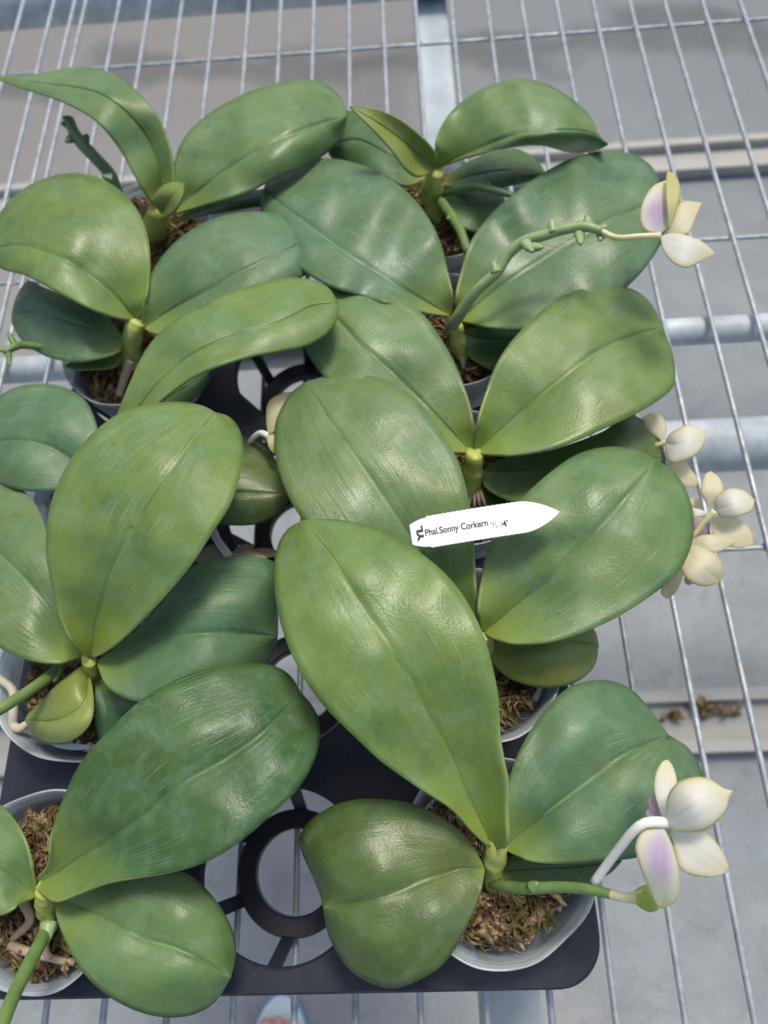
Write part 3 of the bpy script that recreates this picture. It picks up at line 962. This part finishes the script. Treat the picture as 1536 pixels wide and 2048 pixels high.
sp = ptube('flower_spike', o, [(897, 665, .108), (912, 640, .130), (940, 598, .148), (960, 574, .156), (993, 545, .164), (1015, 509, .171), (1048, 483, .178), (1090, 470, .182), (1123, 460, .185), (1168, 453, .188), (1205, 463, .190)],
           [11, 12, 11.5, 11, 11, 12, 11, 11, 10.5, 10, 8], SPIKEP, 12, 44)
for a in ((1107, 466, -4, -26), (1050, 486, 14, 16), (1157, 458, 4, 28), (1176, 452, -2, -20), (993, 545, -6, -20), (1204, 463, -3, 16), (1200, 462, 12, -10), (1066, 495, 18, 0)):
    bract(sp, a[0], a[1], a[2] * 1.1, a[3] * 1.1, .184, SPIKEP, 9)
fl = ptube('flower', o, [(1203, 462, .190), (1222, 472, .192), (1240, 476, .194), (1279, 473, .197), (1322, 472, .200)], [5, 6, 6, 6, 7], PEDY)
petal(fl, (1322, 466), (1332, 360), [(1295, 463), (1281, 442), (1284, 408), (1304, 374)], [(1335, 455), (1346, 430), (1348, 398)], (.196, .198, .190), PETP, .3, M=[(1314, 415)])
petal(fl, (1338, 458), (1335, 340), [(1332, 410), (1331, 368)], [(1351, 428), (1361, 386), (1354, 355)], (.200, .206, .198), PETY, .4)
petal(fl, (1328, 468), (1404, 405), [(1347, 431), (1364, 403)], [(1375, 468), (1393, 431)], (.194, .198, .194), PETC, .25)
petal(fl, (1322, 472), (1431, 507), [(1344, 466), (1373, 470), (1406, 484)], [(1325, 499), (1344, 525), (1373, 536), (1403, 523)], (.198, .206, .198), PET, .4)

# --- back right plant --------------------------------------------------------
o = orchid(2, 4, 'rear right orchid with an upright yellow-green young leaf between broader leaves', dy=.004)
pot(o, seed=5); mix_(o, seed=5)
crown(o, [(890, 450, .085), (866, 405, .098), (864, 372, .116), (872, 340, .130)], [20, 27, 25, 20])
blade(o, (873, 334), (1215, 291), M=[(950, 300), (1018, 274), (1090, 264), (1150, 260), (1195, 270)],
      L=[(871, 300), (880, 258), (905, 220), (942, 190), (990, 167), (1040, 157), (1088, 165), (1130, 188), (1162, 212), (1186, 240), (1197, 268)],
      R=[(915, 319), (958, 308), (1018, 296), (1078, 291), (1128, 303), (1165, 306), (1198, 299)],
      z=(.128, .158, .172, .150), e=(.012, -.010), eR=(.006, -.036), lobe=.06, m='green', rip=(.0015, 5.5))
blade(o, (882, 368), (1092, 345), M=[(950, 350), (1020, 340)], L=[(910, 340), (960, 312), (1020, 297), (1065, 312)], R=[(930, 378), (1000, 376), (1060, 362)],
      z=(.106, .120, .112), m='deep')
blade(o, (880, 400), (1015, 410), M=[(950, 412)], L=[(920, 386), (980, 382)], R=[(892, 432), (918, 452), (960, 464), (1000, 445)], z=(.100, .106, .098), m='green')
blade(o, (874, 338), (700, 212), M=[(850, 318), (810, 285), (755, 245)],
      L=[(840, 352), (815, 340), (785, 300), (750, 262), (718, 232)], R=[(868, 305), (832, 265), (790, 234), (742, 215)],
      z=(.128, .156, .176, .188), e=(.004, -.004), eR=(.014, .004), lobe=.0, m='yellow', groove=.002, label='young yellow-green leaf standing up')
blade(o, (852, 355), (652, 292), M=[(780, 310), (715, 280)], L=[(815, 372), (770, 354), (710, 335), (665, 318)], R=[(825, 318), (780, 268), (730, 230), (690, 222), (662, 255)],
      z=(.116, .130, .120), m='deep')
sp = ptube('flower_spike', o, [(872, 395, .10), (885, 408, .112), (905, 435, .126), (922, 465, .134), (936, 505, .140)], [8, 10, 10, 9, 9], SPIKE)
bract(sp, 903, 432, -8, 6, .126, SPIKE, 5)
sp = ptube('flower_spike', o, [(885, 390, .108), (915, 380, .118), (950, 374, .126), (985, 380, .130), (1040, 395, .130)], [6, 7, 7, 7, 6], SPIKED)
bract(sp, 918, 380, 8, -12, .118, SPIKED, 4); bract(sp, 980, 379, -4, -14, .130, SPIKED, 4)

# --- back left plant ---------------------------------------------------------
o = orchid(0, 4, 'rear left orchid with a tiny new leaf between two big arching leaves')
pot(o, seed=6); mix_(o, seed=6, chips=420, rz=.090)
crown(o, [(306, 485, .085), (308, 455, .105), (318, 420, .130)], [22, 26, 22])
blade(o, (322, 412), (-25, 150), M=[(318, 330), (275, 248), (200, 188), (100, 168), (30, 160)],
      L=[(302, 402), (270, 350), (235, 290), (190, 240), (140, 210), (100, 194), (55, 180), (10, 165)],
      R=[(344, 390), (345, 340), (338, 290), (320, 240), (290, 198), (242, 156), (200, 138), (150, 134), (100, 142), (50, 150), (10, 150)],
      z=(.130, .160, .186, .180, .160), e=(.006, -.006), eR=(.012, -.022), lobe=.05, m='green')
blade(o, (344, 428), (695, 232), M=[(420, 365), (520, 300), (615, 255)],
      L=[(343, 385), (347, 330), (368, 275), (410, 232), (470, 196), (530, 172), (590, 160), (642, 163), (678, 190)],
      R=[(400, 412), (455, 396), (515, 376), (560, 352), (600, 335), (645, 313), (675, 285), (690, 258)],
      z=(.128, .154, .168, .150), e=(.012, -.012), eR=(.006, -.024), lobe=.07, m='green')
blade(o, (322, 428), (369, 367), M=[(345, 392)], L=[(305, 402), (320, 376), (345, 364)], R=[(345, 425), (364, 392)], z=(.134, .152, .160), e=(.004, -.002), m='yellow', nr=30, label='tiny new yellow-green leaf')
blade(o, (345, 446), (590, 392), M=[(430, 415), (510, 400)], L=[(370, 425), (430, 400), (520, 378), (560, 378)], R=[(400, 430), (470, 420), (540, 410)], z=(.112, .122, .116), m='deep')
sp = ptube('flower_spike', o, [(300, 470, .09), (268, 440, .108), (240, 400, .124), (222, 352, .136), (188, 313, .146), (161, 284, .152), (146, 260, .156), (139, 238, .160)], [12, 12, 12, 12, 12, 12, 11, 9], SPIKED, 12, 36)
for a in ((224, 358, -16, -4), (166, 288, 8, -16), (152, 272, -16, 10), (142, 250, -15, -2), (139, 242, -10, -6)):
    bract(sp, a[0], a[1], a[2] * 1.2, a[3] * 1.2, .152, SPIKED, 9)

# --- fourth-row left plant ---------------------------------------------------
o = orchid(0, 3, 'left orchid with a thick pinkish root running down its stem into brown moss')
pot(o, rim=.052, seed=7); mix_(o, seed=7, rz=.080, chips=1100)
crown(o, [(262, 735, .095), (262, 705, .105), (266, 665, .124), (275, 640, .132)], [20, 22, 24, 20])
ptube('root', o, [(262, 720, .108), (252, 745, .100), (238, 790, .086)], [9, 9, 7], ROOT)
blade(o, (276, 640), (-22, 498), M=[(215, 580), (120, 515), (40, 492)],
      L=[(230, 634), (170, 611), (110, 581), (50, 551), (0, 536)],
      R=[(288, 610), (298, 555), (298, 490), (285, 440), (260, 400), (220, 366), (170, 347), (120, 348), (70, 364), (30, 390), (0, 425), (-20, 465)],
      z=(.130, .158, .170, .150), e=(.008, -.010), eR=(.012, -.022), lobe=.07, m='fresh')
blade(o, (286, 656), (641, 492), M=[(350, 615), (425, 575), (500, 535), (580, 497), (620, 478)],
      L=[(286, 612), (296, 560), (330, 505), (380, 461), (440, 433), (510, 423), (572, 431), (617, 452)],
      R=[(320, 668), (380, 655), (460, 625), (540, 590), (600, 558), (630, 528)],
      z=(.128, .150, .158, .144), e=(.012, -.012), lobe=.06, m='teal')
blade(o, (248, 680), (23, 628), M=[(150, 645), (80, 625)],
      L=[(238, 702), (200, 716), (150, 723), (92, 713), (45, 682), (25, 650)], R=[(220, 640), (150, 600), (90, 575), (55, 562), (33, 592)],
      z=(.118, .130, .112), e=(.004, -.014), lobe=.07, m='teal')
blade(o, (250, 708), (127, 732), M=[(190, 722)], L=[(230, 732), (185, 738), (145, 738)], R=[(215, 700), (170, 708)], z=(.108, .112, .108), e=(.002, .002), m='fresh', nr=30)
sp = ptube('flower_spike', o, [(150, 700, .10), (90, 695, .118), (47, 690, .126), (28, 694, .130), (8, 706, .132)], [7, 8, 8, 8, 6], SPIKE)
for a in ((30, 693, -14, -30), (16, 700, 4, 32), (12, 702, -20, -6)):
    bract(sp, a[0], a[1], a[2], a[3], .130, SPIKE, 5)

# --- third-row left plant ----------------------------------------------------
o = orchid(0, 2, 'left orchid whose long narrow glossy leaf crosses over the empty tray hole')
pot(o, rim=.0525, seed=8); mix_(o, seed=8)
crown(o, [(180, 1060, .085), (186, 1010, .105), (195, 965, .124)], [22, 24, 22])
blade(o, (200, 965), (677, 606), M=[(245, 870), (300, 785), (375, 715), (460, 675), (560, 645), (625, 612)],
      L=[(205, 910), (228, 845), (255, 775), (288, 705), (330, 655), (385, 621), (440, 592), (500, 571), (560, 557), (612, 557), (655, 573)],
      R=[(235, 945), (265, 880), (300, 822), (345, 780), (395, 748), (440, 729), (500, 712), (560, 702), (612, 691), (650, 671), (674, 640)],
      z=(.124, .160, .180, .182, .170), e=(.008, -.014), eR=(.014, -.006), lobe=.05, m='fresh', rip=(.002, 2.2))
blade(o, (192, 965), (-50, 885), M=[(125, 907), (50, 882)],
      L=[(150, 972), (100, 980), (50, 982), (0, 970), (-35, 940)], R=[(202, 910), (192, 845), (170, 800), (130, 775), (80, 767), (30, 775), (-10, 800), (-40, 845)],
      z=(.122, .136, .126), e=(.006, -.016), lobe=.08, m='teal')
blade(o, (225, 985), (583, 986), M=[(350, 990), (470, 987)],
      L=[(300, 930), (400, 880), (455, 868), (500, 877), (532, 895), (556, 925), (574, 960)], R=[(300, 1030), (380, 1046), (440, 1050), (495, 1051), (532, 1043), (562, 1026), (578, 1000)],
      z=(.112, .124, .120), e=(.002, -.010), lobe=.06, m='olive')
blade(o, (270, 860), (424, 736), M=[(330, 800), (385, 765)], L=[(290, 815), (345, 768), (400, 735)], R=[(330, 825), (385, 800), (415, 770)], z=(.112, .126, .132), m='deep')  # added blade standing in for the long leaf's underside, its shade as deep green
sp = ptube('flower_spike', o, [(230, 1000, .10), (330, 985, .100), (430, 960, .104), (500, 890, .114)], [7, 7, 6, 5], SPIKE)
fl = ptube('flower', o, [(500, 884, .118), (510, 872, .126), (522, 866, .130), (537, 872, .133)], [5, 5.5, 6, 7], PED)
petal(fl, (536, 870), (594, 783), [(532, 840), (536, 805), (562, 787)], [(549, 862), (562, 832), (583, 805)], (.134, .140, .136), PETY2, .4, M=[(552, 822)])
petal(fl, (538, 858), (548, 908), [(534, 876), (538, 896)], [(547, 862), (549, 884)], (.132, .134, .130), PETY2, .3)
petal(fl, (536, 880), (524, 884), [(530, 886)], [(528, 876)], (.128, .128, .128), LIP, .3, name='lip')
fl = ptube('flower', o, [(425, 1060, .080), (436, 1082, .084), (458, 1112, .086)], [8, 8, 9], PED)
petal(fl, (466, 1106), (388, 1122), [(440, 1092), (415, 1092)], [(440, 1125), (410, 1128)], (.078, .082, .078), PETD, .25)
petal(fl, (462, 1108), (545, 1128), [(485, 1098), (520, 1106)], [(485, 1130), (520, 1136)], (.080, .084, .080), PETC, .25)
petal(fl, (464, 1106), (510, 1092), [(472, 1096), (490, 1088)], [(480, 1106), (500, 1102)], (.080, .084, .080), PETD, .2)
petal(fl, (490, 1102), (562, 1106), [(520, 1096), (545, 1098)], [(515, 1114), (545, 1114)], (.076, .078, .074), PETD, .2)

# --- second-row left plant ---------------------------------------------------
o = orchid(0, 1, 'left orchid with a big upright oval leaf and a stubby yellow-green leaf in its pot', dx=-.002, dy=-.004)
pot(o, rim=.0545, seed=9); mix_(o, seed=9, rz=.084, R=.039, chips=1100)
crown(o, [(186, 1365, .088), (184, 1345, .104), (178, 1318, .124)], [18, 17, 18])
blade(o, (181, 1318), (430, 824), M=[(198, 1225), (235, 1122), (295, 1010), (360, 915), (400, 860)],
      L=[(150, 1290), (120, 1230), (100, 1160), (92, 1100), (95, 1040), (110, 980), (140, 920), (185, 866), (240, 826), (300, 808), (360, 803), (405, 811)],
      R=[(215, 1300), (270, 1252), (330, 1190), (382, 1128), (422, 1068), (460, 1008), (480, 950), (487, 900), (480, 860), (460, 834)],
      z=(.124, .160, .186, .192, .180), e=(.016, -.010), lobe=.05, m='fresh')
blade(o, (166, 1312), (-65, 1040), M=[(80, 1190), (0, 1110)],
      L=[(120, 1324), (60, 1320), (0, 1296), (-45, 1250), (-75, 1160)], R=[(148, 1250), (125, 1180), (103, 1100), (80, 1025), (45, 980), (0, 973), (-40, 985)],
      z=(.120, .138, .130), e=(.010, -.012), lobe=.06, m='pale')
blade(o, (192, 1322), (556, 1272), M=[(280, 1290), (360, 1272), (450, 1266)],
      L=[(230, 1297), (290, 1242), (345, 1180), (385, 1132), (430, 1117), (490, 1113), (535, 1118), (554, 1135), (557, 1200)],
      R=[(210, 1368), (242, 1392), (290, 1406), (350, 1400), (440, 1370), (520, 1340), (548, 1305)],
      z=(.120, .140, .146, .118), e=(.006, -.018), lobe=.09, m='teal')
blade(o, (178, 1340), (50, 1440), M=[(172, 1400), (148, 1424), (109, 1441)],
      R=[(164, 1332), (138, 1350), (109, 1374), (70, 1413), (54, 1430)],
      L=[(187, 1390), (186, 1433), (169, 1464), (140, 1485), (112, 1489), (87, 1485), (61, 1464)],
      z=(.112, .122, .104), e=(.004, -.010), lobe=.14, m='yellow', nr=40, label='stubby yellow-green lower leaf')
blade(o, (192, 1350), (212, 1500), M=[(212, 1420)], L=[(190, 1385), (190, 1440), (200, 1485)], R=[(240, 1394), (285, 1410), (262, 1460)], z=(.102, .104, .092), m='teal')
sp = ptube('flower_spike', o, [(128, 1325, .104), (108, 1345, .116), (60, 1380, .130), (0, 1418, .142), (-60, 1450, .150)], [10, 11, 11, 12, 12], SPIKE)
bract(sp, 112, 1340, -4, 22, .114, SPIKEP, 9)
ptube('root', o, [(-20, 1340, .098), (6, 1362, .100), (26, 1382, .100), (27, 1420, .098), (26, 1448, .094), (38, 1457, .094), (54, 1446, .094)], [7, 8, 9, 9, 9, 9, 6], ROOTW, 12, 40)

# --- front left plant --------------------------------------------------------
o = orchid(0, 0, 'front left orchid with a long dark creased leaf and a thick green spike', dx=-.008, dy=-.003)
pot(o, seed=10, rim=.051); mix_(o, seed=10, rz=.084, chips=1500)
crown(o, [(98, 1830, .09), (92, 1800, .108), (90, 1778, .120)], [22, 26, 22])
blade(o, (62, 1772), (601, 1384), M=[(110, 1748), (175, 1705), (250, 1660), (315, 1613), (375, 1562), (450, 1520), (515, 1475), (565, 1425)],
      L=[(98, 1728), (103, 1670), (128, 1592), (165, 1520), (220, 1458), (282, 1400), (350, 1360), (425, 1335), (500, 1325), (555, 1334), (585, 1356)],
      R=[(110, 1800), (150, 1788), (225, 1762), (325, 1747), (410, 1725), (475, 1687), (540, 1632), (598, 1575), (632, 1512), (641, 1452), (625, 1412)],
      z=(.116, .138, .158, .158, .142), e=(.014, -.010), lobe=.05, m='deep', label='long dark glossy leaf with a curved crease')
blade(o, (112, 1796), (462, 1955), M=[(200, 1832), (290, 1878), (350, 1896), (415, 1925)],
      L=[(112, 1830), (130, 1882), (162, 1940), (210, 1988), (270, 2021), (330, 2035), (385, 2030), (430, 2005)],
      R=[(160, 1770), (250, 1750), (325, 1740), (370, 1745), (410, 1775), (442, 1815), (465, 1860), (473, 1908)],
      z=(.108, .120, .122, .110), e=(.004, -.016), lobe=.08, m='green')
blade(o, (72, 1792), (-75, 1700), M=[(10, 1745)],
      L=[(40, 1806), (0, 1830), (-45, 1835), (-80, 1790)], R=[(62, 1735), (50, 1682), (30, 1642), (0, 1610), (-35, 1600), (-70, 1640)],
      z=(.116, .130, .124), e=(.010, -.010), m='green')
sp = ptube('flower_spike', o, [(104, 1826, .100), (88, 1870, .116), (60, 1925, .134), (30, 1985, .150), (5, 2048, .164), (-15, 2110, .174)], [12, 13, 14, 14, 14, 14], SPIKE)
bract(sp, 98, 1845, -10, 48, .114, SPIKEP, 12)
for q, pts in enumerate((((40, 1795, .095), (60, 1840, .098), (25, 1880, .090)), ((110, 1850, .094), (90, 1880, .098), (100, 1915, .094), (150, 1925, .088)),
                         ((20, 1890, .092), (60, 1905, .094), (120, 1920, .09)))):
    ptube('root', o, list(pts), [9, 9, 7], ROOT, 10, 20)

# ------------------------------------------------------------------ name tags
WHITE = mat('white_tag_plastic', (.70, .71, .72), .5, .3)
INK = mat('black_tag_ink', (.025, .03, .045), .6, .3)
INKG = mat('faded_tag_ink', (.22, .24, .27), .6, .3)
TAGZ = .166
A = U(836, 1068, TAGZ)                        # left end
B = U(1119, 1024, TAGZ + .002)                # pointed end
xd = (B - A).normalized()
zd0 = Vector((0, 0, 1))
yd = zd0.cross(xd).normalized()
zd = xd.cross(yd).normalized()
TL = (B - A).length
HW = (U(960, 1008, TAGZ) - U(968, 1082, TAGZ)).length / 2 * .84
tagE = thing('plant_tag', 'white pointed plastic name tag with black printed lettering lying across two leaves', 'plant tag', tuple(A))
x0 = -(U(836, 1068, TAGZ) - U(822, 1068, TAGZ)).length
up, dn = [], []
n = 90
for i in range(n + 1):
    s = i / n
    x = x0 + (TL - x0) * s
    if s < .115:  h = HW * (.64 + .28 * math.sin(s / .115 * math.pi / 2))
    elif s < .74: h = HW * (1.0 if s < .70 else 1.0)
    else:
        q = (s - .74) / .26
        h = HW * 1.0 * (1 - q ** 1.75) ** .92
    ser = HW * .022 * (1 if (i % 3 == 0) else -.3) if .11 < s < .72 else 0
    up.append((x, h + ser)); dn.append((x, -h - ser * .6))
bm = bmesh.new()
th = .0009
top = [[bm.verts.new(A + xd * x + yd * y + zd * th * .5 + zd * .0012 * math.sin((x - x0) / (TL - x0) * math.pi)) for x, y in (u_, (u_[0], 0), d_)] for u_, d_ in zip(up, dn)]
bot = [[bm.verts.new(vv.co - zd * th) for vv in r] for r in top]
for i in range(n):
    for j in range(2):
        bm.faces.new((top[i][j], top[i][j + 1], top[i + 1][j + 1], top[i + 1][j]))
        bm.faces.new((bot[i][j], bot[i + 1][j], bot[i + 1][j + 1], bot[i][j + 1]))
    bm.faces.new((top[i][0], top[i + 1][0], bot[i + 1][0], bot[i][0]))
    bm.faces.new((top[i][2], bot[i][2], bot[i + 1][2], top[i + 1][2]))
bm.faces.new((top[0][0], bot[0][0], bot[0][1], top[0][1]))
bm.faces.new((top[0][1], bot[0][1], bot[0][2], top[0][2]))
bmesh.ops.recalc_face_normals(bm, faces=bm.faces[:])
from_bm('tag_plate', bm, WHITE, tagE, False)

def text(name, s, ctr_uv, height, width, m, rot=0, bold=0, shear=0):
    cu = bpy.data.curves.new(name, 'FONT')
    cu.body = s
    cu.size = 1
    cu.align_x = 'LEFT'; cu.align_y = 'BOTTOM_BASELINE' if False else 'CENTER'
    cu.offset = bold
    cu.resolution_u = 6
    to = bpy.data.objects.new(name, cu)
    COL.objects.link(to)
    dg = bpy.context.evaluated_depsgraph_get()
    me = bpy.data.meshes.new_from_object(to.evaluated_get(dg))
    bpy.data.objects.remove(to)
    xs = [q.co.x for q in me.vertices]; ys = [q.co.y for q in me.vertices]
    w0, h0 = max(xs) - min(xs), max(ys) - min(ys)
    mx, my = (max(xs) + min(xs)) / 2, (max(ys) + min(ys)) / 2
    C = U(ctr_uv[0], ctr_uv[1], TAGZ + .002)
    rx, ry = xd.copy(), yd.copy()
    if rot:
        q = Matrix.Rotation(rad(rot), 3, zd)
        rx, ry = q @ rx, q @ ry
    sx, sy = width / w0, height / h0
    cx = (C - A).dot(xd)
    lift = .0012 * math.sin((cx - x0) / (TL - x0) * math.pi)
    for q in me.vertices:
        p = C + rx * (q.co.x - mx) * sx + ry * (q.co.y - my) * sy
        r = p - A
        xx, yy = r.dot(xd), r.dot(yd)
        q.co = A + xd * xx + yd * yy + zd * (th * .5 + .0001 + .0012 * math.sin((xx - x0) / (TL - x0) * math.pi))
    return link(name, me, m, tagE, False)
pm = px(1, TAGZ)
text('printed_name', 'Phal.Sonny Corkern', (913, 1057), 19 * pm, 124 * pm, INK, 0, .022)
text('faded_print', "'YL 1", (992, 1050), 13 * pm, 22 * pm, INKG, 0, .01)
text('printed_number', "4'", (1010, 1048), 14 * pm, 12 * pm, INK, 0, .02)
text('printed_letters', 'YL', (840, 1066), 14 * pm, 34 * pm, INK, 90, .06)

t2 = blade(None, (100, 1489), (182, 1494), [(120, 1496), (155, 1500)], [(125, 1486), (160, 1488)], [(140, 1491)], (.094, .094, .094), (0, 0), 0, WHITE, 'blank_tag', .0008, nr=20, nc=4)
tag(t2, 'sliver of a blank white tag tucked inside the rim of the left clear pot', 'plant tag')
bpy.context.view_layer.update()

# ------------------------------------------------------------------ visitor's foot below the bench
SOLE = mat('pale_blue_sandal_foam', (.60, .74, .76), .6)
EDGE = mat('blue_sandal_edge', (.20, .30, .44), .6)
SKIN = stem_mat('skin', (.52, .26, .22), (.58, .32, .27), .5)
F0 = U(560, 2040, FZ + .03)
san = thing('sandal', 'pale blue rubber sandal on the floor at the bottom edge of the photo', 'sandal', (F0.x, F0.y - .12, FZ))
def sole(zb, zt, k, m, name):
    bm = bmesh.new()
    pts = []
    for i in range(48):
        a = 2 * math.pi * i / 48
        y = math.sin(a) * .135 * k
        wd = .047 * k * (1 + .16 * math.sin(a)) * (1 - .18 * math.exp(-((math.sin(a) + .1) / .35) ** 2))
        pts.append((F0.x + wd * math.cos(a), F0.y - .105 + y))
    a_ = [bm.verts.new((x, y, zb)) for x, y in pts]
    b_ = [bm.verts.new((x, y, zt)) for x, y in pts]
    for i in range(48):
        bm.faces.new((a_[i], a_[(i + 1) % 48], b_[(i + 1) % 48], b_[i]))
    bm.faces.new(b_); bm.faces.new(a_[::-1])
    return from_bm(name, bm, m, san, False)
sole(FZ + .001, FZ + .018, 1.04, EDGE, 'outsole')
sole(FZ + .0182, FZ + .026, 1.0, SOLE, 'insole')
for s in (-1, 1):
    tube('strap', [(F0.x, F0.y - .02, FZ + .030), (F0.x + s * .025, F0.y - .055, FZ + .072), (F0.x + s * .046, F0.y - .10, FZ + .030)], [.006], EDGE, san, 10, 14, .5)
# one continuous bare foot with lower leg
def person():
    V, E, Rr = [], [], []
    def add(p, r, par):
        V.append(Vector(p)); Rr.append(r)
        if par is not None: E.append((par, len(V) - 1))
        return len(V) - 1
    fx, fy, z = F0.x + .008, F0.y + .014, FZ + .026
    ank = add((fx, fy - .20, z + .085), .036, None)
    heel = add((fx, fy - .215, z + .030), .030, ank)
    midf = add((fx, fy - .125, z + .052), .034, ank)
    ball = add((fx, fy - .070, z + .028), .033, midf)
    for i, (dx, dy, r) in enumerate(((-.026, .036, .0125), (-.009, .038, .0095), (.006, .033, .009), (.019, .025, .0085), (.030, .014, .008))):
        a = add((fx + dx * .9, fy - .045 + dy * .2, z + .018), r * 1.25, ball)
        b = add((fx + dx, fy - .040 + dy * .62, z + .015), r, a)
        add((fx + dx, fy - .045 + dy, z + .011), r * .9, b)
    sh = add((fx + .003, fy - .23, z + .22), .042, ank)
    kn = add((fx + .006, fy - .24, z + .40), .052, sh)
    me = bpy.data.meshes.new('person')
    me.from_pydata([tuple(q) for q in V], E, [])
    o = bpy.data.objects.new('person', me)
    COL.objects.link(o)
    md = o.modifiers.new('skin', 'SKIN')
    for i, sv in enumerate(me.skin_vertices[0].data):
        sv.radius = (Rr[i], Rr[i])
    me.skin_vertices[0].data[0].use_root = True
    ss = o.modifiers.new('sub', 'SUBSURF'); ss.levels = 2; ss.render_levels = 2
    me.materials.append(SKIN)
    dg = bpy.context.evaluated_depsgraph_get()
    m2 = bpy.data.meshes.new_from_object(o.evaluated_get(dg))
    bpy.data.objects.remove(o)
    for q in m2.vertices:                      # flatten what presses on the sandal
        if q.co.z < z: q.co.z = z + .0005
    m2.materials.clear()
    o2 = link('person', m2, SKIN)
    tag(o2, 'bare foot and shin of a standing person wearing the pale blue sandal', 'person')
person()
